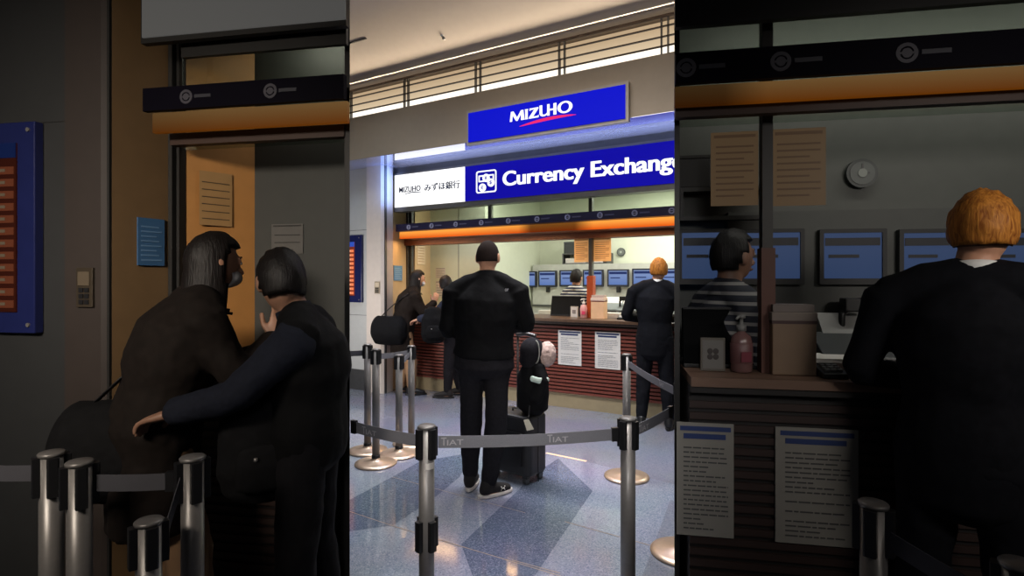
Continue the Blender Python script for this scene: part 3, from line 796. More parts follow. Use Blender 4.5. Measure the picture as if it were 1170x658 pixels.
def lamp_arm(loc, rz, label):
    t = thing('document_camera', label, 'document camera', loc, rz)
    bm = bmesh.new(); lathe(bm, [(.07, 0), (.07, .02), (.02, .03), (.02, .04)], n=18); obj('base', bm, M_black, t, smooth=True)
    bm = bmesh.new(); tube(bm, [(0, 0, .03), (0, 0, .22), (.04, 0, .25)], [.014, .013, .012]); obj('arm', bm, M_black, t, smooth=True)
    bm = bmesh.new(); box(bm, .0, .09, -.035, .035, .23, .29); obj('head', bm, M_black, t, bevel=.006)
    return t
dcm = lamp_arm(K.W(K.a(707, 7.4), 7.45, .98), rk, 'black jointed document camera on the office desk beside the printer')
paper_stack(K.W(K.a(622, 7.4), 7.5, .98), rk+.2, 'loose white paper stack at left on the office desk')
dup(prn, K.W(K.a(694, 7.45), 7.62, .98), rk+.1, 'grey desk printer on the office desk just right of the wooden post')
dup(prn, K.W(K.a(752, 7.45), 7.4, .98), rk-.1, 'grey desk printer on the office desk behind the orange-haired man')
dup(dcm, K.W(K.a(733, 7.3), 7.35, .98), rk+2.6, 'black jointed document camera on the office desk left of the orange-haired man')
# open shelf above the cabinets, with a dark case
xs0 = K.a(641, bcab)
t = thing('wall_shelf', 'short grey shelf above the monitors behind the amber notices', 'shelf', K.W(xs0, bcab+.05, zcab), -K.th)
bm = bmesh.new(); box(bm, 0, .78, 0, .28, 0, .02); box(bm, 0, .02, 0, .28, .02, .16); box(bm, .76, .78, 0, .28, .02, .16); box(bm, 0, .78, 0, .28, .16, .18); obj('carcass', bm, M_steel_d, t)
bm = bmesh.new(); box(bm, .05, .4, .02, .24, .021, .1); box(bm, .45, .7, .02, .24, .021, .07); tag(obj('papers', bm, M_paper, t))
zsh = zcab+.18
t = thing('dark_case', 'dark box standing on the shelf left of the amber notices', 'box', K.W(K.a(650.5, 8.2), 8.2, zsh+.001), -K.th)
bm = bmesh.new(); box(bm, -.1, .1, 0, .2, 0, .16); obj('body', bm, mat('dark_case_plastic', (54, 58, 60), .5), t, bevel=.005)
bm = bmesh.new(); box(bm, -.102, .102, -.002, .202, .1605, .19); obj('lid', bm, mat('dark_case_lid', (70, 74, 76), .5), t, bevel=.004)

# ================================================================== STANCHIONS
def stanchion(loc, label, h=.94, group='belt posts of the queue'):
    t = thing('belt_post', label, 'belt post', loc, 0, group)
    bm = bmesh.new(); lathe(bm, [(.0, 0), (.165, 0), (.17, .006), (.168, .014), (.13, .022), (.05, .034), (.036, .045), (.036, .05)], n=48); obj('base', bm, M_brass, t, smooth=True)
    bm = bmesh.new(); lathe(bm, [(.034, .03), (.034, .075), (.031, .076)], n=24); obj('foot_collar', bm, M_black, t, smooth=True)
    bm = bmesh.new(); lathe(bm, [(.03, .04), (.03, h-.012)], n=28); obj('pole', bm, M_steel, t, smooth=True)
    bm = bmesh.new(); lathe(bm, [(.033, h-.012), (.034, h-.004), (.03, h), (.0, h+.001)], n=28); obj('cap', bm, M_steel, t, smooth=True)
    bm = bmesh.new()
    for k in range(4):
        an = R(45+90*k); c, s = math.cos(an), math.sin(an)
        pts = [(.027, -.014), (.043, -.014), (.045, -.01), (.045, .01), (.043, .014), (.027, .014)]
        prism(bm, [(x*c-y*s, x*s+y*c) for x, y in pts], 'z', h-.125, h-.012)
    obj('belt_head', bm, M_black, t)
    return t
def belt(post, A, Bp, z, w=.047, text_at=(), zb=None, bmat=None):
    """webbing from A to B (world xy) as a part of its post"""
    zb = z if zb is None else zb
    A = Vector((A[0], A[1], z)); Bp = Vector((Bp[0], Bp[1], zb)); o = Vector(post.location)
    d = Bp-A; L_ = d.length; dx = d.normalized(); s = Vector((-dx.y, dx.x, 0)).normalized()*.0012
    bm = bmesh.new(); n = 16; rows = []
    for k in range(n+1):
        q = k/n; p = A+d*q-o; sag = -.012*math.sin(math.pi*q)*min(1, L_)
        rows.append([bm.verts.new(p+s*e+Vector((0, 0, sag+w/2*v))) for e, v in ((1, -1), (1, 1), (-1, 1), (-1, -1))])
    for k in range(n):
        for j in range(4): bm.faces.new((rows[k][j], rows[k][(j+1) % 4], rows[k+1][(j+1) % 4], rows[k+1][j]))
    bm.faces.new(rows[0]); bm.faces.new(rows[-1][::-1])
    me = obj('belt', bm, bmat or M_belt, post)
    for q in text_at:
        c = A+d*q-o; th = math.atan2(dx.y, dx.x)
        if dx.x < 0: th += math.pi
        tw = .086
        for nm, s_, x0, x1, z0, z1 in (('lettering', 'T', -.043, -.022, -.012, .019), ('lettering', 'IAT', -.02, .043, -.012, .009)):
            l_ = lettering(nm, s_, M_beltmark, me, x0, x1, z0, z1, -.0022, .008, .0006)
            l_.location = (c.x, c.y, c.z-.010*math.sin(math.pi*q)); l_.rotation_euler = (0, math.atan2(d.z, math.hypot(d.x, d.y))*-(1 if dx.x > 0 else -1), th)
        bm = bmesh.new(); prism(bm, [(-.036, .006), (-.03, .012), (-.026, .01), (-.03, .003)], 'y', -.003, -.002)
    # clip at the far end
    bm = bmesh.new(); c = Bp-o-dx*.012; nn = Vector((-dx.y, dx.x, 0)).normalized()
    vs = [c+dx*i*.014+nn*j*.008+Vector((0, 0, k*(w/2+.004))) for k in (-1, 1) for j in (-1, 1) for i in (-1, 1)]
    V = [bm.verts.new(v) for v in vs]
    for q in ((0, 2, 3, 1), (4, 5, 7, 6), (0, 1, 5, 4), (2, 6, 7, 3), (0, 4, 6, 2), (1, 3, 7, 5)): bm.faces.new([V[i] for i in q])
    obj('belt_clip', bm, M_black, post)
    return me
GS = 'belt posts of the queue'
S1 = stanchion(at(487.5, 2.1), 'nearest left belt post with low second belt head and white sticker', group=GS)
S2 = stanchion(at(717.5, 2.22), 'nearest right belt post, its brass-coloured cap rim catching light', group=GS)
S3 = stanchion(at(716, 4.13), 'middle-distance belt post directly behind the near right post', group=GS)
S4 = stanchion(at(779, 2.98), 'belt post at the right whose base disc shows by the dark booth', group=GS)
SB = stanchion(at(429.5, 4.43), 'front post of the left cluster, with a black belt head facing us', group=GS)
SA = stanchion(at(420, 4.76), 'post just behind and left of the front post in the left cluster', group=GS)
SC = stanchion(at(456, 4.67), 'shorter post with slanting belt at right of the left cluster', .86, group=GS)
SD = stanchion(at(470, 4.98), 'rear right post of the left cluster by the woman coat', .9, group=GS)
zb = .872
def xy(s): return (s.location.x, s.location.y)
def toward(s, q, r=.044):
    p = Vector(xy(s)); d = (Vector(q)-p).normalized(); return p+d*r
belt(S1, toward(S1, xy(S2)), toward(S2, xy(S1)), zb, text_at=(.075, .41-.0, .72)[0:1]+(.655,))
eL = at(402.5, 2.33); belt(S1, toward(S1, eL.xy), eL.xy, zb, text_at=(.72,), zb=.872)
eR = at(767, 2.52); belt(S2, toward(S2, eR.xy), eR.xy, zb, text_at=(.25,), zb=.89)
belt(S3, toward(S3, xy(S4)), toward(S4, xy(S3)), zb, text_at=(.72,))
belt(SB, toward(SB, xy(SD)), toward(SD, xy(SB)), zb, zb=.84)
belt(SD, toward(SD, xy(SC)), toward(SC, xy(SD)), .83, zb=.78)
eA = at(360, 4.72); belt(SA, toward(SA, eA.xy), eA.xy, .86)
# lower belt head and sticker of the near left post
bm = bmesh.new()
for k in range(4):
    an = R(45+90*k); c, s = math.cos(an), math.sin(an)
    prism(bm, [(x*c-y*s, x*s+y*c) for x, y in ((.027, -.014), (.045, -.014), (.047, 0), (.045, .014), (.027, .014))], 'z', .462, .575)
obj('lower_belt_head', bm, M_black, S1)
bm = bmesh.new()
for k in range(7):
    a0_, a1_ = R(-88+10*k), R(-78+10*k)
    V = [bm.verts.new((.0306*math.cos(q), .0306*math.sin(q), z)) for z, q in ((.775, a0_), (.775, a1_), (.8, a1_), (.8, a0_))]
    bm.faces.new(V)
obj('sticker', bm, M_paper, S1)

# ================================================================== PEOPLE
UP = Vector((0, 0, 1))
def hand(bm, wr, d, nrm, sd, curl=.5):
    d = Vector(d).normalized(); nrm = Vector(nrm); nrm = (nrm-nrm.dot(d)*d).normalized(); s = d.cross(nrm).normalized()*sd
    wr = Vector(wr)
    tube(bm, [wr, wr+d*.03, wr+d*.06, wr+d*.088], [(.026, .02), (.036, .018), (.041, .016), (.04, .013)], s)
    for i, L_ in enumerate((.068, .078, .072, .056)):
        p = wr+d*.084+s*(.03-.02*i); dd = d.copy(); pts = [p-d*.02, p]; an = curl*.5
        for seg in (.42, .32, .26):
            dd = (d*math.cos(an)+nrm*math.sin(an)); p = p+dd*L_*seg; pts.append(p); an += curl
        tube(bm, pts, [.0095, .0098, .0092, .0086, .0076], s, 10)
    p = wr+d*.028+s*.03
    t1 = (d*.62+s*.62+nrm*.35).normalized(); t2 = (d*.85+s*.25+nrm*.45).normalized()
    tube(bm, [p-t1*.012, p+t1*.035, p+t1*.035+t2*.03, p+t1*.035+t2*.052], [.014, .0125, .011, .009], nrm, 10)
def lerp(a, b, t): return Vector(a).lerp(Vector(b), t)

def figure(name, label, loc, rz, J, outfit, hair, group=None, h=1.76):
    """J: joints in local space, facing +y, right = +x"""
    t = thing(name, label, 'person', loc, rz, group)
    J = {k: (Vector(v) if not isinstance(v, (int, float)) else v) for k, v in J.items()}
    pel, che, nek, hd = J['pelvis'], J['chest'], J['neck'], J['head']
    sl, sr = J['shL'], J['shR']; side = (sr-sl).normalized()
    hs = (J['hipR']-J['hipL']).normalized(); bw = J.get('build', 1.)
    Mh = Matrix.Rotation(J.get('yaw', 0), 3, 'Z') @ Matrix.Rotation(J.get('pitch', 0), 3, 'X') @ Matrix.Rotation(J.get('roll', 0), 3, 'Y')
    def torso(bm, k, low=-.1, front=1.):
        p0 = pel+Vector((0, 0, low)); pts = [p0, pel, lerp(pel, che, .42), lerp(pel, che, .8), che+(nek-che)*.28, lerp(che, nek, .72), nek]
        rr = [(.15, .105), (.168, .118), (.15, .108), (.168, .122), (.172, .118), (.12, .085), (.062, .06)]
        tube(bm, pts, [(a*bw*k, b*bw*k*front) for a, b in rr], side, 22)
        tube(bm, [sl, lerp(sl, nek, .5)+Vector((0, 0, .012)), nek+Vector((0, 0, .01)), lerp(sr, nek, .5)+Vector((0, 0, .012)), sr], [.066*k, .066*k, .06*k, .066*k, .066*k], (0, 1, 0), 14)
    def arm(bm, S, k, to=1.):
        s_, e_, w_ = J['sh'+S], J['el'+S], J['wr'+S]
        tube(bm, [s_, lerp(s_, e_, .4), e_], [.064*k, .053*k, .045*k], (0, 1, 0)); tube(bm, [e_, lerp(e_, w_, .35), lerp(e_, w_, to)], [.045*k, .043*k, .032*k+(.006 if to < 1 else 0)], (0, 1, 0))
    def leg(bm, S, k, to=1., kk=1.):
        h_, n_, a_ = J['hip'+S], J['kn'+S], J['an'+S]
        tube(bm, [h_+Vector((0, 0, .03)), lerp(h_, n_, .4), n_], [(.088*k*bw, .095*k*bw), .078*k, .058*k*kk], hs); tube(bm, [n_, lerp(n_, a_, .35), lerp(n_, a_, to)], [.058*k*kk, .056*k*kk, .04*k*kk], hs)
    def footv(S): d = J['ft'+S]; d = Vector((d.x, d.y, 0)).normalized(); return d
    # --- body, one continuous surface
    bm = bmesh.new(); torso(bm, .86)
    for S in 'LR':
        arm(bm, S, .84); leg(bm, S, .84)
        a_ = J['an'+S]; d = footv(S); g = Vector((a_.x, a_.y, J.get('gz', 0)))
        tube(bm, [a_+Vector((0, 0, .02)), g-d*.03+Vector((0, 0, .035)), g+d*.08+Vector((0, 0, .032)), g+d*.16+Vector((0, 0, .024))], [.034, .03, .034, .026], Vector((-d.y, d.x, 0)))
        hd_ = (J['hd'+S] if 'hd'+S in J else (J['wr'+S]-J['el'+S])).normalized()
        hand(bm, J['wr'+S], hd_, J.get('pn'+S, Vector((0, .2, -1))), -1 if S == 'L' else 1, J.get('curl'+S, .5))
    tube(bm, [lerp(che, nek, .7), nek, lerp(nek, hd, .55)], [.062, .055, .054], side)
    vs = ball(bm, (0, 0, 0), 1., seg=32)
    for v in vs:
        x, y, z = v.co; w = 1-.26*max(0, -z)**1.3
        q = Vector((x*.074*w, (y*.095 if y < 0 else y*.088)*(1-.12*max(0, -z) if y < 0 else 1), z*.115))
        if y > .5 and z < -.5: q.y += .008
        v.co = Mh @ q + hd
    def hp(x, y, z): return Mh @ Vector((x, y, z)) + hd
    tube(bm, [hp(0, .082, .012), hp(0, .098, -.012), hp(0, .107, -.03)], [.009, .011, .014], Mh @ Vector((1, 0, 0)), 10)
    ball(bm, hp(.012, .094, -.032), .009, seg=10); ball(bm, hp(-.012, .094, -.032), .009, seg=10)
    tube(bm, [hp(-.04, .08, .03), hp(0, .088, .032), hp(.04, .08, .03)], [.008, .01, .008], Mh @ Vector((0, 0, 1)), 8)
    for x in (-1, 1):
        ball(bm, hp(x*.076, -.005, -.005), (.015, .024, .037), Mh, 12); ball(bm, hp(x*.026, .086, .012), (.017, .009, .011), Mh, 10)
    tube(bm, [hp(-.022, .085, -.058), hp(0, .09, -.058), hp(.022, .085, -.058)], [.006, .009, .006], Mh @ Vector((0, 0, 1)), 8)
    body = bake(bm, 'body', .0062, 3)
    b_ = obj('body', body, outfit.get('skin', M_skin), t, smooth=True)
    for x in (-1, 1):
        bm = bmesh.new(); ball(bm, hp(x*.027, .088, .012), (.013, .007, .008), Mh, 12); e = obj('eye', bm, M_eye, t, smooth=True)
        bm = bmesh.new(); ball(bm, hp(x*.027, .094, .012), (.006, .003, .006), Mh, 10); obj('iris', bm, M_iris, e, smooth=True)
        bm = bmesh.new(); tube(bm, [hp(x*.012, .091, .031), hp(x*.028, .09, .036), hp(x*.044, .08, .03)], [.003, .004, .002], Mh @ Vector((0, 0, 1)), 8); obj('eyebrow', bm, M_hairblk, t, smooth=True)
    bm = bmesh.new(); tube(bm, [hp(-.022, .09, -.056), hp(0, .097, -.055), hp(.022, .09, -.056)], [.003, .005, .003], Mh @ Vector((0, 0, 1)), 8); obj('mouth', bm, M_lip, t, smooth=True)
    # --- hair
    hm, style = hair
    bm = bmesh.new(); seg = 40
    g = bmesh.ops.create_uvsphere(bm, u_segments=seg, v_segments=26, radius=1)
    dele = []
    for v in g['verts']:
        d = v.co.copy(); x, y, z = d
        grow = {'buzz': 1.01, 'short': 1.12, 'crop': 1.13, 'long': 1.14}[style]
        nz = noise.noise(d*({'buzz': 20, 'short': 5, 'crop': 6, 'long': 4}[style]))*({'buzz': .0, 'short': .06, 'crop': .07, 'long': .04}[style])
        k_ = grow+nz
        if style == 'crop' and z > -.1: k_ += .05*(1-abs(z-.4))
        q = Vector((x*.078*k_, y*.098*k_, z*.116*k_))
        front = y > (.25 if style != 'long' else .2)
        if style in ('buzz', 'short', 'crop'):
            lo = {'buzz': -.3, 'short': -.5, 'crop': -.38}[style]
            kill = z < lo or (front and z < .5) or (abs(x) > .62 and y > -.15 and z < .05)
        else:
            kill = (y > .3 and z < .55)
            if z < 0:
                rr = math.hypot(x, y) or 1; s_ = Vector((x/rr, y/rr)); q = Vector((s_.x*.09*(1+nz+.1*(-z)), s_.y*.106*(1+nz), z*.21))
                if z < -.97: kill = True
        if kill: dele.append(v)
        v.co = Mh @ q + hd
    bmesh.ops.delete(bm, geom=dele, context='VERTS')
    hobj = obj('hair', bm, hm, t, smooth=True)
    so = hobj.modifiers.new('thick', 'SOLIDIFY'); so.thickness = .02 if style != 'buzz' else .006; so.offset = -1 if style != 'buzz' else 0
    if style == 'crop':
        bm = bmesh.new(); vs = ball(bm, (0, 0, 0), 1., seg=24)
        dl = []
        for v in vs:
            x, y, z = v.co; v.co = Mh @ Vector((x*.0765, y*.0985, z*.117)) + hd
            if y > .1 or z < -.62 or z > .1: dl.append(v)
        bmesh.ops.delete(bm, geom=dl, context='VERTS'); u = obj('undercut', bm, mat('brown_undercut', (84, 54, 36), .7), hobj, smooth=True)
        s2 = u.modifiers.new('t', 'SOLIDIFY'); s2.thickness = .006; s2.offset = 0
    # --- clothes
    bm = bmesh.new(); torso(bm, outfit.get('fit', 1.08), outfit.get('hem', -.1), 1.05)
    for S in 'LR': arm(bm, S, outfit.get('sleeve', 1.15), .97)
    if outfit.get('skirt'):
        hx = outfit['skirt']; tube(bm, [pel+Vector((0, 0, .1)), pel, pel+Vector((0, 0, -hx*.5)), pel+Vector((0, 0, -hx))], [(.175, .13), (.19, .14), (.2, .15), (.205, .155)], side, 20, .2)
    top = obj(outfit.get('top_name', 'jacket'), bake(bm, 'jacket', .011, 3, outfit.get('fold', .022), .09), outfit['top'], t, smooth=True)
    bm = bmesh.new(); tube(bm, [pel+Vector((0, 0, -.08)), pel+Vector((0, 0, .05)), pel+Vector((0, 0, .1))], [(.178*bw, .128*bw), (.165*bw, .12*bw), (.155*bw, .115*bw)], hs, 20)
    for S in 'LR': leg(bm, S, outfit.get('leg', 1.1), .985, outfit.get('cuff', 1.15))
    obj('trousers', bake(bm, 'trousers', .011, 3, .016, .08), outfit['pants'], t, smooth=True)
    if outfit.get('vest'):
        bm = bmesh.new(); torso(bm, outfit.get('fit', 1.08)+.09, outfit.get('hem', -.1)-.03, 1.1); obj('vest', bake(bm, 'vest', .011, 3, .02, .09), outfit['vest'], t, smooth=True)
    # collar
    bm = bmesh.new(); tdir = (lerp(nek, hd, .5)-nek).normalized()
    n = 24; r0 = []; sx = side; fy = tdir.cross(sx).normalized() if abs(tdir.dot(sx)) < .9 else Vector((0, 1, 0))
    for z_, rx in outfit.get('neckline', ((-.03, .085), (.012, .07), (.05, .064))):
        r0.append([bm.verts.new(nek+tdir*z_+sx*rx*math.cos(2*math.pi*k/n)+fy*rx*math.sin(2*math.pi*k/n)) for k in range(n)])
    for i in range(2):
        for k in range(n): bm.faces.new((r0[i][k], r0[i][(k+1) % n], r0[i+1][(k+1) % n], r0[i+1][k]))
    co = obj('collar', bm, outfit.get('collar', outfit['top']), top, smooth=True); s3 = co.modifiers.new('t', 'SOLIDIFY'); s3.thickness = .008
    # shoes
    for S in 'LR':
        a_ = J['an'+S]; d = footv(S); sx_ = Vector((-d.y, d.x, 0)); g = Vector((a_.x, a_.y, J.get('gz', 0)))
        bm = bmesh.new()
        tube(bm, [g+d*-.01+Vector((0, 0, .11)), g-d*.025+Vector((0, 0, .065)), g-d*.02+Vector((0, 0, .04))], [.046, .046, .042], sx_)
        tube(bm, [g-d*.055+Vector((0, 0, .05)), g+d*.03+Vector((0, 0, .055)), g+d*.1+Vector((0, 0, .045)), g+d*.165+Vector((0, 0, .036))], [(.036, .03), (.04, .042), (.046, .034), (.036, .022)], sx_)
        sh = obj('shoe', bake(bm, 'shoe', .007, 4), outfit['shoe'], t, smooth=True)
        bm = bmesh.new(); pts = []
        for k in range(28):
            an = 2*math.pi*k/28; ca, sa = math.cos(an), math.sin(an)
            lx = .055+.142*ca; ly = (.046+.008*ca)*sa*(1 if abs(sa) < .99 else 1); pts.append((g+d*lx+sx_*ly))
        prism(bm, [(p.x, p.y) for p in pts], 'z', g.z+.002, g.z+.026); obj('sole', bm, outfit.get('sole', M_sole), sh, smooth=False, bevel=.006)
        if outfit.get('emblem'):
            bm = bmesh.new(); c = g+d*.085-sx_*.05*(1 if S == 'R' else -1)+Vector((0, 0, .055))
            for e in (-1, 1):
                tube(bm, [c+d*(.016*e)+Vector((0, 0, .014)), c+d*(.008*e), c+d*(.016*e)+Vector((0, 0, -.014))], [.0035]*3, (0, 0, 1), 8)
            tube(bm, [c-d*.01, c+d*.01], [.0035]*2, (0, 0, 1), 8)
            obj('emblem', bm, M_sole, sh, smooth=True)
    return t

def standing(**kw):
    J = dict(pelvis=(0, 0, .96), chest=(0, .0, 1.3), neck=(0, -.01, 1.49), head=(0, .01, 1.645), shL=(-.19, 0, 1.425), shR=(.19, 0, 1.425),
             elL=(-.26, -.02, 1.13), elR=(.26, -.02, 1.13), wrL=(-.22, .16, .98), wrR=(.22, .16, .98), hipL=(-.09, 0, .92), hipR=(.09, 0, .92),
             knL=(-.1, .01, .49), knR=(.1, .01, .49), anL=(-.1, -.02, .085), anR=(.1, -.02, .085), ftL=(-.1, 1, 0), ftR=(.1, 1, 0))
    J.update(kw); return J
# 1 the man in black, back to us
man = figure('person', 'man in black jacket and trousers, back to us, in the middle of the queue', (-.2, 3.8, 0), 0,
    standing(pelvis=(.005, 0, .97), chest=(.015, -.02, 1.30), neck=(.025, -.01, 1.51), head=(.03, .02, 1.66), shL=(-.2, -.01, 1.42), shR=(.23, -.01, 1.425),
             elL=(-.255, -.01, 1.15), elR=(.31, .01, 1.19), wrL=(-.14, .2, 1.12), wrR=(.2, .22, 1.16), build=1.22, pitch=.02, yaw=-.25,
             hipL=(-.085, 0, .93), hipR=(.095, 0, .93), knL=(-.09, .06, .5), knR=(.09, -.01, .5), anL=(-.1, .11, .09), anR=(.04, -.04, .09),
             ftL=(.12, 1, 0), ftR=(.85, .62, 0), curlL=.7, curlR=.8, pnL=(.3, 0, -1), pnR=(-1, 0, -.2)),
    dict(top=M_clothblack, pants=M_trouser, shoe=M_shoe, emblem=True, hem=.05, fit=1.08, sleeve=1.35, cuff=1.28, leg=1.06, fold=.02), (M_hairbuzz, 'buzz'))
bm = bmesh.new(); lettering('emblem', 'or', mat('pale_logo_print', (190, 190, 196), .6), man, .152, .178, 1.425, 1.443, -.142, .01)
# 2 orange-haired man in a suit
suit = figure('person', 'man with bleached orange hair in black suit, at the lit counter', at(748, 5.52), R(-16),
    standing(head=(.04, .03, 1.60), neck=(.02, 0, 1.45), chest=(0, -.01, 1.27), shL=(-.2, 0, 1.39), shR=(.2, 0, 1.39), pelvis=(0, 0, .94),
             elL=(-.29, .0, 1.13), elR=(.28, .03, 1.12), wrL=(-.13, .2, 1.09), wrR=(.14, .22, 1.09), hipL=(-.09, 0, .9), hipR=(.09, 0, .9), knL=(-.11, .02, .48), knR=(.12, 0, .48),
             anL=(-.13, -.03, .085), anR=(.14, -.03, .085), curlL=.6, curlR=.6, build=1.02, yaw=.05),
    dict(top=M_suit, pants=M_suit, shoe=M_black, sole=M_black, hem=-.2, fit=1.08, collar=M_white, neckline=((.0, .062), (.03, .0635), (.048, .062)), fold=.012, sleeve=1.2), (M_hairorg, 'crop'))
# 3 woman at the left end of the counter
wom = figure('person', 'woman with long dark hair and face mask, leaning over the counter end, dark coat', at(464, 7.15), R(-72),
    standing(pelvis=(0, -.05, .9), chest=(0, .03, 1.2), neck=(0, .1, 1.37), head=(0, .15, 1.51), shL=(-.17, .06, 1.3), shR=(.17, .08, 1.3),
             elL=(-.22, .16, 1.06), elR=(.22, .2, 1.07), wrL=(-.1, .36, 1.12), wrR=(.06, .36, 1.2), hdR=(-.1, .3, 1), hipL=(-.09, -.04, .86), hipR=(.09, -.04, .86),
             knL=(-.1, .02, .46), knR=(.1, .05, .46), anL=(-.1, -.06, .08), anR=(.1, .06, .08), build=1.05, pitch=-.1, yaw=.15, pnR=(-1, 0, 0)),
    dict(top=M_coat, pants=M_khaki, shoe=M_black, sole=M_black, hem=-.12, skirt=.36, fit=1.22, sleeve=1.4, top_name='coat', cuff=1.25), (M_hairblk, 'long'))
Mw = Matrix.Rotation(.15, 3, 'Z') @ Matrix.Rotation(-.1, 3, 'X')
bm = bmesh.new(); vs = ball(bm, (0, 0, 0), 1., seg=20); dl = []
for v in vs:
    x, y, z = v.co
    if y < .15: dl.append(v)
    v.co = Mw @ Vector((x*.062, .03+y*.082, -.05+z*.045)) + Vector((0, .15, 1.51))
bmesh.ops.delete(bm, geom=dl, context='VERTS'); mk = obj('face_mask', bm, M_mask, wom, smooth=True); s_ = mk.modifiers.new('t', 'SOLIDIFY'); s_.thickness = .003
# 4 the person in a denim jacket, partly hidden
den = figure('person', 'person with denim sleeves and dark vest beside the woman, half hidden by the black-clad man', at(516, 7.0), R(80),
    standing(pelvis=(0, -.02, .9), chest=(0, -.03, 1.16), neck=(.0, .02, 1.3), head=(0, .08, 1.44), shL=(-.16, -.02, 1.24), shR=(.16, -.02, 1.24),
             elL=(-.2, .17, 1.06), elR=(.2, .15, 1.04), wrL=(-.16, .38, 1.0), wrR=(.1, .34, 1.0), hipL=(-.085, -.02, .87), hipR=(.085, -.02, .87), knL=(-.1, .0, .46), knR=(.1, -.02, .46),
             anL=(-.11, .02, .085), anR=(.1, -.08, .085), pitch=-.2, yaw=-1.0, build=.94),
    dict(top=M_denim, vest=M_clothblack, pants=M_trouser, shoe=M_shoe, sole=M_black, hem=-.08, fit=1.06, sleeve=1.3), (M_hairblk, 'short'))
# 5 the clerk
bk_c = 6.95
M_stripe = bpy.data.materials.new('striped_shirt_cloth'); M_stripe.use_nodes = True
nt = M_stripe.node_tree; b_ = nt.nodes['Principled BSDF']; b_.inputs['Roughness'].default_value = .8
tc = nt.nodes.new('ShaderNodeTexCoord'); sp = nt.nodes.new('ShaderNodeSeparateXYZ'); nt.links.new(tc.outputs['Object'], sp.inputs[0])
ma = nt.nodes.new('ShaderNodeMath'); ma.operation = 'MULTIPLY'; ma.inputs[1].default_value = 24; nt.links.new(sp.outputs['Z'], ma.inputs[0])
fr_ = nt.nodes.new('ShaderNodeMath'); fr_.operation = 'FRACT'; nt.links.new(ma.outputs[0], fr_.inputs[0])
rp = nt.nodes.new('ShaderNodeValToRGB'); rp.color_ramp.interpolation = 'CONSTANT'; rp.color_ramp.elements[0].color = (*lin((44, 50, 70)), 1); rp.color_ramp.elements[1].color = (*lin((206, 204, 200)), 1); rp.color_ramp.elements[1].position = .66
nt.links.new(fr_.outputs[0], rp.inputs['Fac']); nt.links.new(rp.outputs['Color'], b_.inputs['Base Color'])
clerk = figure('person', 'clerk in navy and white striped shirt behind the lit counter', K.W(K.a(657, bk_c), bk_c), R(-38),
    standing(pelvis=(0, 0, .88), chest=(0, 0, 1.2), neck=(0, .01, 1.375), head=(.0, .04, 1.53), shL=(-.16, 0, 1.3), shR=(.16, 0, 1.3), build=.92, elL=(-.205, .05, 1.04), elR=(.205, .05, 1.04),
             wrL=(-.12, .2, 1.0), wrR=(.12, .2, 1.0), hipL=(-.09, 0, .85), hipR=(.09, 0, .85), knL=(-.1, .02, .45), knR=(.1, .02, .45)),
    dict(top=M_stripe, pants=M_trouser, shoe=M_black, sole=M_black, top_name='shirt', fold=.01, sleeve=1.2), (M_hairblk, 'short'))

# ---- bags and luggage
def duffel(loc, rz, label):
    t = thing('shoulder_bag', label, 'bag', loc, rz)
    bm = bmesh.new(); tube(bm, [(-.2, 0, .2), (-.17, 0, .2), (0, 0, .19), (.17, 0, .2), (.2, 0, .2)], [(.11, .15), (.13, .185), (.135, .19), (.13, .185), (.11, .15)], (0, 1, 0), 24, .3)
    obj('body', bake(bm, 'bag_body', .012, 3, .014, .1), M_clothblack, t, smooth=True)
    bm = bmesh.new(); tube(bm, [(-.18, -.02, .33), (-.02, -.03, .375), (.14, -.02, .35)], [.006]*3, (0, 1, 0), 8); obj('zip', bm, M_steel_d, t, smooth=True)
    bm = bmesh.new(); tube(bm, [(-.14, 0, .34), (-.02, .0, .46), (.12, .02, .58), (.24, .05, .66)], [(.02, .005)]*4, (0, 1, 0), 10); obj('strap', bm, M_black, t, smooth=True)
    return t
bag = duffel(at(445, 6.98)+Vector((0, 0, .66)), R(-8), 'black shoulder bag hanging behind the woman in the dark coat')
def backpack(loc, rz, label, m=M_clothblack):
    t = thing('backpack', label, 'backpack', loc, rz)
    bm = bmesh.new(); tube(bm, [(0, 0, .04), (0, 0, .12), (0, 0, .3), (0, .01, .42)], [(.14, .08), (.16, .1), (.155, .1), (.1, .07)], (1, 0, 0), 24)
    obj('body', bake(bm, 'pack_body', .011, 3, .016, .1), m, t, smooth=True)
    bm = bmesh.new(); tube(bm, [(0, -.1, .08), (0, -.105, .16), (0, -.1, .22)], [(.1, .03), (.11, .035), (.09, .028)], (1, 0, 0), 18); obj('front_pocket', bake(bm, 'pocket', .01, 3), m, t, smooth=True)
    for x in (-.04, .05):
        bm = bmesh.new(); ball(bm, (x, -.135, .19), .008, seg=10); obj('zip_pull', bm, M_steel, t, smooth=True)
    for x in (-.09, .09):
        bm = bmesh.new(); tube(bm, [(x, .06, .42), (x, .14, .36), (x, .15, .2), (x, .08, .08)], [(.022, .006)]*4, (1, 0, 0), 10); obj('strap', bm, M_black, t, smooth=True)
    return t
pack = backpack(at(496, 6.68)+Vector((0, 0, .72)), R(12), 'black backpack hanging below the denim sleeve by the counter')

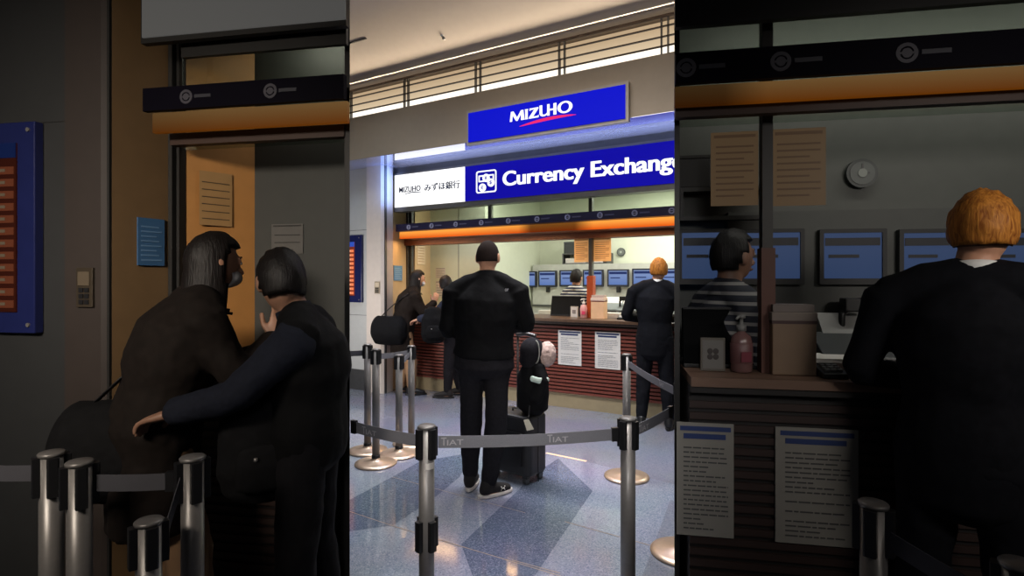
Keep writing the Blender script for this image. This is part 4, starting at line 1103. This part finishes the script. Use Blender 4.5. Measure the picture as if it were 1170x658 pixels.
# suitcase with the bundle riding on it
def suitcase(loc, rz, label):
    t = thing('suitcase', label, 'suitcase', loc, rz); w, d, z0, z1 = .38, .25, .06, .5
    bm = bmesh.new(); prism(bm, rrect(-w/2, w/2, -d/2, d/2, .05), 'z', z0, z1); obj('shell', bm, M_case, t, bevel=.02)
    for k in range(2):
        bm = bmesh.new(); prism(bm, rrect(-w/2-.004, w/2+.004, -.008+.0*k, .008, .004), 'z', z0+.015, z1-.015) if k == 0 else box(bm, -w/2+.06, w/2-.06, -d/2-.012, -d/2, z0+.08, z1-.12)
        obj('zip_band' if k == 0 else 'front_pocket', bm, M_black, t)
    for x in (-.14, .14):
        for y in (-.085, .085):
            bm = bmesh.new(); prism(bm, disc(y, .027, .026, 20), 'x', x-.014, x+.014); wh = obj('wheel', bm, M_steel_d, t)
            bm = bmesh.new(); box(bm, x-.022, x+.022, y-.02, y+.02, .045, .075); obj('wheel_fork', bm, M_black, wh)
    for x in (-.08, .08):
        bm = bmesh.new(); tube(bm, [(x, .1, z1-.05), (x, .1, 1.07)], [.009]*2); obj('handle_tube', bm, M_steel_d, t, smooth=True)
    bm = bmesh.new(); tube(bm, [(-.085, .1, 1.07), (0, .1, 1.085), (.085, .1, 1.07)], [.016]*3, (0, 0, 1)); obj('grip', bm, M_steel_d, t, smooth=True)
    bm = bmesh.new(); tube(bm, [(-.05, 0, z1), (-.05, 0, z1+.02), (.05, 0, z1+.02), (.05, 0, z1)], [.008]*4); obj('carry_handle', bm, M_black, t, smooth=True)
    bm = bmesh.new(); ring(bm, disc(-.09, .41, .022, 20), disc(-.09, .41, .014, 20), -d/2-.016, -d/2-.01); obj('emblem', bm, M_emblem, t)
    return t
sc_ = suitcase(at(592, 4.14), R(-38), 'black four-wheeled suitcase with raised handle, right of the black-clad man')
bp_loc = at(609, 4.06)+Vector((0, 0, .525))
rid = thing('hooded_bundle', 'black hooded jacket bundle sitting on the suitcase beside its raised handle', 'jacket', bp_loc, R(-20))
bm = bmesh.new(); tube(bm, [(0, 0, .02), (0, 0, .12), (0, 0, .27), (.0, 0, .38)], [(.115, .1), (.125, .11), (.115, .1), (.07, .07)], (1, 0, 0), 22)
tube(bm, [(.06, -.06, .34), (.1, -.09, .24), (.06, -.11, .1)], [.05, .048, .04], (0, 1, 0))
obj('body', bake(bm, 'bundle', .011, 3, .022, .1), M_clothblack, rid, smooth=True)
bm = bmesh.new(); ball(bm, (.0, -.02, .45), (.095, .095, .1)); tube(bm, [(-.02, 0, .36), (.0, -.02, .42)], [.09, .09]); obj('hood', bake(bm, 'hood', .009, 3), M_trouser, rid, smooth=True)
bm = bmesh.new(); tube(bm, [(.045+.03*math.cos(q), -.085+.02*math.cos(q)*0, .45+.085*math.sin(q)) for q in [R(-80+16*k) for k in range(11)]], [.005]*11, (0, 1, 0), 8); obj('hood_piping', bm, mat('pale_piping', (150, 150, 146), .7), rid, smooth=True)
bm = bmesh.new(); ball(bm, (.105, .01, .425), (.07, .075, .095)); o_ = obj('plush_lining', bake(bm, 'plush', .007, 2, .02, .025), mat('pale_pink_plush', (188, 164, 156), .95, var=.15, scale=60, bump=.5), rid, smooth=True); o_['label'] = 'pale pink fluffy lining of the hood'
bm = bmesh.new(); tube(bm, [(.03, -.125, .262), (.09, -.14, .252), (.14, -.09, .252)], [(.008, .022)]*3, (0, 1, 0), 10); obj('sleeve_stripe', bm, mat('white_green_stripe', (196, 214, 204), .7), rid, smooth=True)
bm = bmesh.new(); prism(bm, [(.01, -.03), (.05, -.1), (.0, -.115), (-.025, -.04)], 'y', -.145, -.135); obj('luggage_tag', bm, mat('pale_tag', (214, 208, 190), .6), rid)
bm = bmesh.new(); tube(bm, [(.01, -.11, .06), (.01, -.14, -.03)], [.005]*2); obj('tag_strap', bm, M_black, rid)

# ================================================================== THE TWO ADDED BOOTHS BESIDE THE WAY IN, DIMNESS PUT INTO THEIR COLOURS
exec_dim = .45
def dm(name, col, rough=.6, metal=0., k=.5, **kw):  # booth dimness multiplied into the base colour
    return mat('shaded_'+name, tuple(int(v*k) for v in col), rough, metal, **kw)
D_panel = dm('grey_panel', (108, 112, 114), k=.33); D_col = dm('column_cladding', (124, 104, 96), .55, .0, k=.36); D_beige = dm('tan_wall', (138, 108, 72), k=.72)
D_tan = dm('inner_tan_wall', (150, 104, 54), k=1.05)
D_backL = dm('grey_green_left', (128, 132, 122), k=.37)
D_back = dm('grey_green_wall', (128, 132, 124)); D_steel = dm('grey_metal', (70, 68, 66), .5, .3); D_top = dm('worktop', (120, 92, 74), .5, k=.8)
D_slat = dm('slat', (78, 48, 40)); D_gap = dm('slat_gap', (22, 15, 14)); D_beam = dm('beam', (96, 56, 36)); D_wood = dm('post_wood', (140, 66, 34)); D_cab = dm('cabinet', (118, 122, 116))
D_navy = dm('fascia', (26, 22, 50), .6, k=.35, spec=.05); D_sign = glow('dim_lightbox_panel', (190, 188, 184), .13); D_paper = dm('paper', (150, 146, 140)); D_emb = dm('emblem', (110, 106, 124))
PL = .055
# ---- left booth
xl = 400; bwl = 1.95
bm = bmesh.new(); ae = lambda x, b: B.a(x, b)
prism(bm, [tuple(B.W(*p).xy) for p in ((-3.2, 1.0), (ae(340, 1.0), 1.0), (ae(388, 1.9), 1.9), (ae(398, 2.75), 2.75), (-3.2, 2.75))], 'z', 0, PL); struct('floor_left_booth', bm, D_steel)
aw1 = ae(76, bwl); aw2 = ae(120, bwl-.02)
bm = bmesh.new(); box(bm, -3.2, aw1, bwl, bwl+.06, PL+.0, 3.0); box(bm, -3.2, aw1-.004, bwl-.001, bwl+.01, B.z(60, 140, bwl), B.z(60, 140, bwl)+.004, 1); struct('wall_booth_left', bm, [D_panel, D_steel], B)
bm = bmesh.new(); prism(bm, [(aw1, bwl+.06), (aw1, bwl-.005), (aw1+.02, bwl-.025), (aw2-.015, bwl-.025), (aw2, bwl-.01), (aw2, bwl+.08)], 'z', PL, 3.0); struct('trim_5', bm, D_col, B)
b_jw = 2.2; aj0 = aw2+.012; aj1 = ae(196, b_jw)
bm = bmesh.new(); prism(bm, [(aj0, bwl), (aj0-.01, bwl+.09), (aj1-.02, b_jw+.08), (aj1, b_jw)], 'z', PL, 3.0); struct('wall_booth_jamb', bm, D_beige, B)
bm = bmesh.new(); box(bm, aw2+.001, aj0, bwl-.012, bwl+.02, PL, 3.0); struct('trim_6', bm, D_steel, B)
rate_board(B, -60, 50.5, 148, 380, bwl, 'large dim board of orange rate rows cut by the left picture edge', 12, dim=.06)
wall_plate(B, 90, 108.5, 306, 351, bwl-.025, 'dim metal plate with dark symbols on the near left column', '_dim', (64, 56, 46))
Pj0, Pj1 = Vector((aj0, bwl)), Vector((aj1, b_jw))
def jb(x):
    lo, hi = 0., 1.
    for _ in range(40):
        m_ = (lo+hi)/2; q = Pj0.lerp(Pj1, m_); p = B.W(q.x, q.y)
        if CX+F*p.x/p.y < x: lo = m_
        else: hi = m_
    q = Pj0.lerp(Pj1, lo); return (q.x+.002, q.y-.001)
q0, q1 = jb(156), jb(186.5); pm = B.W(*q0)
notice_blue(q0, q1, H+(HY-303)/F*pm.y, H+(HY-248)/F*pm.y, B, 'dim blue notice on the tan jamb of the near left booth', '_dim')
# sign box, fascia, glowing strip
def booth_head(a0, a1, bfa, yfa, xfa, estr, lab, stops, side_l):
    z1 = B.z(xfa, yfa[0], bfa); z0 = B.z(xfa, yfa[1], bfa); z2 = B.z(xfa, yfa[2], bfa+.03); z3 = B.z(xfa, yfa[3], bfa+.1)
    t = thing('navy_fascia', 'dim navy band with round emblems over the '+lab, 'fascia', B.W(a0, bfa, z0), -B.th); h = z1-z0
    bm = bmesh.new(); box(bm, 0, a1-a0, 0, .025, 0, h); obj('band', bm, D_navy, t)
    n = max(2, int((a1-a0)/.3))
    for x in stops:
        X = B.a(x, bfa)-a0; bm = bmesh.new()
        ring(bm, disc(X, h*.5, h*.31, 20), disc(X, h*.5, h*.2, 20), -.003, 0); prism(bm, disc(X, h*.5, h*.15, 16), 'y', -.003, 0); box(bm, X-h*.25, X+h*.25, -.0032, 0, h*.47, h*.53)
        obj('emblem', bm, D_emb, t)
    for x in stops:
        X = B.a(x, bfa)-a0; bm = bmesh.new(); box(bm, X+h*.4, X+h*1.2, -.003, 0, h*.43, h*.57)
        obj('print', bm, dm('print', (70, 70, 90)), t)
    t = thing('orange_light_cove', 'dim orange light strip under the navy band of the '+lab, 'light strip', B.W(a0, bfa+.03, z2), -B.th); hh = z0-z2
    st = estr
    bm = bmesh.new(); box(bm, .02 if side_l else 0, a1-a0, 0, .02, 0, hh-.001); obj('glow_board', bm, cove('dim_cove_'+lab[:10], (112, 84, 48), (100, 52, 6), 1., 0, hh, 2, st, .05), t)
    return z0, z1, z2, z3
aS0 = ae(163, 2.0); aS1 = ae(399.5, 2.05)
z0, z1, z2, z3 = booth_head(aS0, aS1, 2.0, (92.5, 119.5, 146, 160), 280, [(0, .6), (.35, .8), (aS1-aS0, .85)], 'near left booth', (213, 309), True)
bw2 = 2.25
aP = ae(193, b_jw)
wn = bpy.data.objects.new('window_2', None); C.objects.link(wn); wn['kind'] = 'structure'; wn.rotation_euler = (0, 0, -B.th)
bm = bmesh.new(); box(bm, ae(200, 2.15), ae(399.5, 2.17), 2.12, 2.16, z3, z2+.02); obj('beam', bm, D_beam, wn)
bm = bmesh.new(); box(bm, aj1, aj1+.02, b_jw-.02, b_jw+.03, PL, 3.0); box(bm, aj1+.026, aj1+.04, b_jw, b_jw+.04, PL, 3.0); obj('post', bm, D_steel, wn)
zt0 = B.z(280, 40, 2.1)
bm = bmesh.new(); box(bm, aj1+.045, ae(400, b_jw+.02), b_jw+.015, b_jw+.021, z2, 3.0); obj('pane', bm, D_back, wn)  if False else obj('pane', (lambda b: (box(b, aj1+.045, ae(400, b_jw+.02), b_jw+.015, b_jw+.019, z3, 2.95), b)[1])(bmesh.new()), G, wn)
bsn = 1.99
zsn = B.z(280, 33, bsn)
t = thing('lightbox_sign', 'faintly glowing pale grey lightbox cut by the top edge over the near left booth', 'sign', B.W(ae(161, bsn), bsn, zsn), -B.th)
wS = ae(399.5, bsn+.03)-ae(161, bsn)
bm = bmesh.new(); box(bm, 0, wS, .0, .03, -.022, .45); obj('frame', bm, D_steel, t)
bm = bmesh.new(); box(bm, .012, wS, -.008, .004, 0, .44); obj('panel', bm, D_sign, t)  # slight emission painted in to lift the panel to dim grey
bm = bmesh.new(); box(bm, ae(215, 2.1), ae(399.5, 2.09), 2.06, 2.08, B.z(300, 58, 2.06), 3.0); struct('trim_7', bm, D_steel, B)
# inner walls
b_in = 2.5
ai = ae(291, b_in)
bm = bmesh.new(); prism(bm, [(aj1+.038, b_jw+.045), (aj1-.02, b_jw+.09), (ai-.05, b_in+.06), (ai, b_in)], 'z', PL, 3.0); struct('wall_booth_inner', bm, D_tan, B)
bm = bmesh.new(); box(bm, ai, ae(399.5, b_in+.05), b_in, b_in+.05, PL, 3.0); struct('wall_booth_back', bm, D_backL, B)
A_ = B.W(aj1+.06, b_jw+.05); B_ = B.W(ai, b_in); d = B_-A_
t = thing('wall_sheet', 'dim cream sheet on the inner side wall of the near left booth', 'notice', (A_+d*.12+Vector((0, 0, B.z(240, 257, 2.3))))[:], math.atan2(d.y, d.x))
bm = bmesh.new(); box(bm, 0, d.length*.5, -.005, -.001, 0, .26); obj('sheet', bm, dm('cream_sheet', (176, 136, 84), k=.8), t)
bm = bmesh.new()
for k in range(6): box(bm, .01, d.length*.46, -.006, -.0045, .03+.035*k, .034+.035*k)
obj('text_lines', bm, dm('line', (100, 76, 52)), t)
small_sheet('wall_sheet', B, 311, 347, 256, 290, b_in, 'dim white sheet in the near left booth, upper one behind the masked face', D_paper, 3, D_steel)
small_sheet('wall_sheet', B, 312, 346, 300, 398, b_in, 'dim white sheet in the near left booth, lower one behind the masked face', D_paper, 8, D_steel)
# end pier and counter of the left booth
def W2(x, b): return B.W(B.a(x, b), b)
def pier(x_in, sgn, b0, b1, name):
    bm = bmesh.new(); ps = [W2(x_in, b0), W2(x_in, b1), W2(x_in+sgn*6, b1), W2(x_in+sgn*6, b0)]
    prism(bm, [(p.x, p.y) for p in ps], 'z', 0, 3.0); return struct(name, bm, D_steel)
pier(399.6, -1, 2.13, 2.6, 'wall_booth_end')
bm = bmesh.new(); box(bm, -3.2, ae(385, 2.75), .9, 2.75, 3.0, 3.05); struct('left_booth_light_stop', bm, D_panel, B)  # unseen slab added to keep hall light off the left booth
aC0, aC1 = ae(205, 2.16), ae(394, 2.47)
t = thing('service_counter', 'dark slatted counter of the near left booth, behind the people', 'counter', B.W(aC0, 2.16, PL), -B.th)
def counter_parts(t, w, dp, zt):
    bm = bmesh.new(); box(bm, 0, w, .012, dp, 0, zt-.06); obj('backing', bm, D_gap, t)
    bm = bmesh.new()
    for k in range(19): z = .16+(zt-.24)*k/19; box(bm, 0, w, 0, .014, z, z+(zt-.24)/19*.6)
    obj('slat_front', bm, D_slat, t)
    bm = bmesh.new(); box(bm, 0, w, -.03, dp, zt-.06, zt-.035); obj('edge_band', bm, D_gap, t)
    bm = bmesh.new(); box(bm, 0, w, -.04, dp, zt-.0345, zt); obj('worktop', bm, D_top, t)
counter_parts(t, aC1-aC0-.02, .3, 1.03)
# people and posts of the left booth
GD = 'belt posts of the near left booth'
D_belt = mat('shaded_belt_webbing', (60, 60, 66), .75)
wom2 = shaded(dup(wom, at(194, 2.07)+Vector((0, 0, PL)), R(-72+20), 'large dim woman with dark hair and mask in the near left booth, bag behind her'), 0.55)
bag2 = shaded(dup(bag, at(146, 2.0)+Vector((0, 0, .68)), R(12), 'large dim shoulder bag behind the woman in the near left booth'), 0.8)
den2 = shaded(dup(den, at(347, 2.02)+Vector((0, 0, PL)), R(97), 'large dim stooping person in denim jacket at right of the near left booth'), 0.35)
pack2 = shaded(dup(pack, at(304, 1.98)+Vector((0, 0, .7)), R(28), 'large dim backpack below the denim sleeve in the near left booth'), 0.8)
def dpost(x, Y, label, h=.94): 
    s = dup_bare(S3, at(x, Y)+Vector((0, 0, PL)), label); return s
def dup_bare(src, loc, label):
    c = src.copy(); C.objects.link(c); c.location = loc; c['label'] = label; c['group'] = GD
    for ch in src.children:
        if ch.name.startswith(('belt.', 'belt_clip')) or ch.name == 'belt': continue
        k = ch.copy(); C.objects.link(k); k.parent = c
    return c
PB = dpost(91, 1.52, 'dim front belt post at lower left of the near left booth')
PA = dpost(59, 1.6, 'dim belt post just left of the front post, near left booth')
PC = dpost(170, 1.42, 'dim low belt post with slanting belt, near left booth')
PC.location.z = -.0; PC.scale = (1, 1, .93)
PD = dpost(220, 1.56, 'dim belt post nearest the woman, near left booth')
belt(PB, toward(PB, xy(PD)), toward(PD, xy(PB)), .93, zb=.925, bmat=D_belt)
belt(PD, toward(PD, xy(PC)), toward(PC, xy(PD)), .925, zb=.80, bmat=D_belt)
belt(PA, toward(PA, at(-60, 1.62).xy), at(-60, 1.62).xy, .93, bmat=D_belt)

# ---- right booth
xr = 770; bf2 = 2.12; bct = 2.2; bwn = 2.42; bbk = 2.85
aR1 = 3.4
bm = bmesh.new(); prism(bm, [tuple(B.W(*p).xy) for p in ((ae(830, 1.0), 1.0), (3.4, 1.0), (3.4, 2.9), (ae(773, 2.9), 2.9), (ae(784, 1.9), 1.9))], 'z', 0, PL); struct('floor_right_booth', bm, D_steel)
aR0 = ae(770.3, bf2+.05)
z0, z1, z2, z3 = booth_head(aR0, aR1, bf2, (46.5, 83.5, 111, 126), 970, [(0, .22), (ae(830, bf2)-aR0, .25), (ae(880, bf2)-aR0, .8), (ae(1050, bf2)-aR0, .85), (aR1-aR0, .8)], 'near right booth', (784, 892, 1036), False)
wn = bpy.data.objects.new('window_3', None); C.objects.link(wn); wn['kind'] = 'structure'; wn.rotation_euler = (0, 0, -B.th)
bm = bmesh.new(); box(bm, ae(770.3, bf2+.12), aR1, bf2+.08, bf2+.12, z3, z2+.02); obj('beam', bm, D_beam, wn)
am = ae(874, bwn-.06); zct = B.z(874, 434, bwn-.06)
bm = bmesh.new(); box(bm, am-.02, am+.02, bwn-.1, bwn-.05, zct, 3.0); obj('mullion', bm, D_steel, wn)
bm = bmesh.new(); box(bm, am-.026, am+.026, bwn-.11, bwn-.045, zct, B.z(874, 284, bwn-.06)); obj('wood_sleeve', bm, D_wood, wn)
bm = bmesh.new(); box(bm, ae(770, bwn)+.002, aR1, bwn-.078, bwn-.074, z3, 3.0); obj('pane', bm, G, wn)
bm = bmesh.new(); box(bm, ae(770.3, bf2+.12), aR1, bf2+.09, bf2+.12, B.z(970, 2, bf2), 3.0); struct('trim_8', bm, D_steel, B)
aC0 = ae(777, bct+.3); 
zc_ = B.z(950, 434, bct)
t = thing('service_counter', 'dim slatted counter with brown worktop in the near right booth', 'counter', B.W(aC0, bct, PL), -B.th)
counter_parts(t, aR1-aC0, .3, zc_-PL)
# sits level: sheets, box, bottle, card, screen
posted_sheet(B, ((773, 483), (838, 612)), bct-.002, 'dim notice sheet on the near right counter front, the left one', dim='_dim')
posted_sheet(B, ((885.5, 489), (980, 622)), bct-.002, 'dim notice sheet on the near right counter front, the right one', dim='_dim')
rb = -B.th
bi = 2.33
zc2 = zc_+.001
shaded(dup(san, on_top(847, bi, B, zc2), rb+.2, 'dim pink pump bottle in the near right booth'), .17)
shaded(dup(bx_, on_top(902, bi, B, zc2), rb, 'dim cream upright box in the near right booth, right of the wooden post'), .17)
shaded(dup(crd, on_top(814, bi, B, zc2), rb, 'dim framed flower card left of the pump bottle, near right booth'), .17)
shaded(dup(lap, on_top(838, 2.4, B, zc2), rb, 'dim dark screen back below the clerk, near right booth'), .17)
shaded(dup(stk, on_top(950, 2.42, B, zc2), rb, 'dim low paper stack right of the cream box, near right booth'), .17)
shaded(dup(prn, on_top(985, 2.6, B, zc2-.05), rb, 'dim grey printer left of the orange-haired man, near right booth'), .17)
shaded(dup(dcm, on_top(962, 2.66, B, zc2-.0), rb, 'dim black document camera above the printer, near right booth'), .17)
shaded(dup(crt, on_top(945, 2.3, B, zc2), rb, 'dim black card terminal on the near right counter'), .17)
bm = bmesh.new(); box(bm, ae(778, 2.76), aR1, 2.52, 2.76, zc2-.09, zc2-.052)
for a_ in (ae(800, 2.6), aR1-.2): box(bm, a_, a_+.04, 2.54, 2.58, PL, zc2-.09)
tag(obj('office_desk', bm, D_cab, None, rz=-B.th), 'dim desk behind the near right counter', 'desk')
# back of the right booth
bm = bmesh.new(); box(bm, ae(770.5, bbk+.05), aR1, bbk, bbk+.05, PL, 3.0); struct('wall_booth_rear', bm, D_back, B)
pier(770.6, 1, bf2+.17, bbk+.05, 'wall_booth_side')
bm = bmesh.new(); box(bm, ae(785, 2.9), aR1, .9, 2.95, 3.0, 3.05); struct('right_booth_light_stop', bm, D_panel, B)  # unseen slab added over the right booth to block hall light
zcb = B.z(960, 240, bbk-.1)
t = thing('cabinet_bank', 'dim grey cabinet bank holding the monitors in the near right booth', 'cabinet', B.W(ae(832, bbk-.1), bbk-.1, PL), -B.th)
wcb = aR1-ae(832, bbk-.1)
bm = bmesh.new(); box(bm, 0, wcb, 0, .098, 0, zcb-PL); obj('carcass', bm, D_cab, t)
M_scr_d = cove('dim_monitor_picture', (58, 72, 102), (46, 62, 94), .85, -.1, .2)
def monitor_dim(x0, x1, y0, y1, label):
    b = bbk-.102; a0 = ae(x0, b); a1 = ae(x1, b); xm = (x0+x1)/2; zt_, zb_ = B.z(xm, y0, b), B.z(xm, y1, b); w, h = a1-a0, zt_-zb_
    t = thing('monitor', label, 'monitor', B.W((a0+a1)/2, b, (zt_+zb_)/2), -B.th, 'monitors of the near right booth')
    bm = bmesh.new(); ring(bm, rrect(-w/2, w/2, -h/2, h/2, .006), rrect(-w/2+.018, w/2-.018, -h/2+.028, h/2-.018, .003), -.03, 0); obj('bezel', bm, dm('bezel', (24, 26, 32)), t)
    bm = bmesh.new(); box(bm, -w/2+.018, w/2-.018, -.02, -.001, -h/2+.028, h/2-.018); obj('screen', bm, M_scr_d, t)
    bm = bmesh.new(); box(bm, -w/2+.025, w/2-.025, -.023, -.019, h*.2, h*.34); box(bm, -w/2+.04, w*.1, -.023, -.019, -h*.02, h*.04); obj('window_bar', bm, dm('bar', (30, 36, 56)), t)
for (x0, x1), lb in zip(((774, 832), (844, 917), (934, 1010), (1024, 1098), (1112, 1186)), ('dim monitor behind the clerk head at left of the near right booth', 'dim monitor right of the clerk, next to the wooden post, near right booth', 'dim monitor standing clear, middle of the near right booth', 'dim monitor left of the large orange-haired head', 'dim monitor right of the large orange-haired head, at the picture edge')):
    monitor_dim(x0, x1, 262, 325, lb)
small_sheet('amber_notice', B, 812, 866, 151, 235, bwn-.07, 'dim amber notice left of the mullion in the near right booth', glow('dim_amber', (76, 60, 42), .8), 9, glow('dim_amber_ink', (60, 45, 32), .8))  # dim light on both sheets painted in as weak emission
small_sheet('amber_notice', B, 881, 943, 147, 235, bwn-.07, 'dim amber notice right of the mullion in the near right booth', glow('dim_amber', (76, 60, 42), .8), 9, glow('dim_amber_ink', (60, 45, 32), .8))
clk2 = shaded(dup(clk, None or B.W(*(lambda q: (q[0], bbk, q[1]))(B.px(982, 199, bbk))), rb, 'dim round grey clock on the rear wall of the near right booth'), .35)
t = thing('dark_case', 'dim dark box on a shelf left of the amber notices, near right booth', 'box', B.W(ae(792, 2.78), 2.74, B.z(792, 214, 2.74)), rb)
bm = bmesh.new(); box(bm, -.075, .075, 0, .1, 0, .14); obj('body', bm, D_gap, t, bevel=.004)
bm = bmesh.new(); box(bm, -.077, .077, -.002, .1, .1405, .155); obj('lid', bm, D_steel, t)
t = thing('wall_shelf', 'dim grey shelf under the amber notices in the near right booth', 'shelf', B.W(ae(772, 2.74)+.02, 2.73, B.z(792, 214, 2.74)-.001), rb)
bm = bmesh.new(); box(bm, 0, .42, 0, .12, -.02, 0); box(bm, 0, .42, 0, .12, -.16, -.14); box(bm, 0, .015, 0, .12, -.14, -.02); obj('carcass', bm, D_steel, t)
suit2 = dup(suit, at(1103, 1.72)+Vector((0, 0, PL)), R(-16-25), 'large dim man with orange hair in black suit, near right booth')
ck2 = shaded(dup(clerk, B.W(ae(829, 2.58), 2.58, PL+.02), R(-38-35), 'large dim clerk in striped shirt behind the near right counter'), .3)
GD = 'belt posts of the near right booth'
PR = dup_bare(S3, at(998, 1.36)+Vector((0, 0, PL-.05)), 'dim belt post before the slatted counter, near right booth')
e_ = at(1130, 1.12); belt(PR, toward(PR, e_.xy), e_.xy, .865, zb=.84, bmat=D_belt)
PS = dup_bare(S3, at(1165, 1.08)+Vector((0, 0, 0)), 'dim belt post at the far right picture edge')

# ================================================================== LIGHT
def area(name, loc, rot, sx, sy, e, col=(1, 1, 1), spread=180):
    l = bpy.data.lights.new(name, 'AREA'); l.shape = 'RECTANGLE'; l.size = sx; l.size_y = sy; l.energy = e; l.color = col; l.spread = R(spread)
    o = bpy.data.objects.new(name, l); C.objects.link(o); o.location = loc; o.rotation_euler = rot; return o
# office ceiling lights
for a_ in (-3.6, -1.9, -.3):
    p = K.W(a_, 7.5 if a_ > -3.2 else 6.45, 2.93); area('office_light', p, (0, 0, -K.th), 1.1, .5, 50 if a_ > -3.2 else 26, (1, .98, .86))
# hall lamps over the queue, then added fills
area('hall_fill', (.1, 4.5, 4.2), (0, 0, -K.th), 2.2, .8, 46, (1, .97, .96), 100)
area('hall_fill', (.9, 3.0, 4.2), (0, 0, -K.th), .8, .8, 15, (.98, .97, 1), 80)
area('hall_fill', (0, -.6, 2.3), (R(71), 0, 0), .6, .3, 3.2, (1, .96, .94), 44)  # added fill above the viewer, lifts upright faces along the passage
area('hall_fill', K.W(-2.6, 4.05, 4.15), (R(6), 0, -K.th), 3.6, .3, 38, (.97, .97, 1), 70)  # added lamp to brighten the far floor and counter front
area('hall_fill', K.W(-4.6, 3.5, 4.1), (R(12), 0, -K.th), 1.6, .6, 17, (.74, .86, 1), 120)  # added bluish wash for the left wall
area('hall_fill', K.W(-5.3, 3.0, 1.1), (R(90), 0, -K.th), 1.2, .8, 17, (1, .93, .86), 100)  # added low fill aimed at the left wall and column
# added fill lamps, first for near posts and belts, then the bulkhead
area('hall_fill', (.05, 1.2, 3.95), (R(16), 0, 0), .7, .4, 2.5, (1, .95, .9), 20)
area('hall_fill', K.W(-1.2, 2.5, 3.7), (R(78), 0, -K.th), 6.5, .3, 12, (1, .93, .84), 120)
area('soffit_spill', K.W(-2.7, 5.3, 2.6), (R(180), 0, -K.th), 4.0, .2, 19, (.52, .64, 1), 110)  # added upward lamp, washes the soffit in place of sign light
area('sign_spill', K.W(-4.93, 5.36, 2.75), (0, R(90), -K.th), .5, .3, 2.4, (.2, .38, 1), 150)  # added blue lamp standing in for sign light on the column
# spill of the orange cove onto jamb and worktop
for a_ in (-4.6, -3.2, -1.8):
    area('cove_spill', K.W(a_, 5.75, 2.05), (0, 0, -K.th), .9, .05, 5, (1, .6, .26))
# ceiling cove
area('cove_light', K.W(-3.2, 4.922, 3.895), (R(-128), 0, -K.th), 14, .03, 46, (1, .84, .62), 64)
# added fills without fixtures, setting the dim level of the booths
area('booth_fill', B.W(-1.15, 2.29, 2.72), (R(35), 0, -B.th), .8, .06, 4.5, (1, .94, .82))
area('booth_fill', (-1.7, -.3, 2.4), (R(69), 0, R(2)), .8, .3, 15, (1, .88, .74), 70)
area('booth_fill', B.W(1.7, 2.42, 2.75), (R(35), 0, -B.th), 2.4, .06, 11, (1, .98, .88))
area('booth_fill', (1.9, -.3, 2.3), (R(68), 0, R(0)), .8, .3, 4.5, (1, .92, .84), 70)
w = bpy.data.worlds.new('world'); bpy.context.scene.world = w; w.use_nodes = True
w.node_tree.nodes['Background'].inputs['Color'].default_value = (*lin((190, 190, 200)), 1); w.node_tree.nodes['Background'].inputs['Strength'].default_value = .06
vs_ = bpy.context.scene.view_settings; vs_.view_transform = 'Standard'; vs_.look = 'None'; vs_.exposure = 0
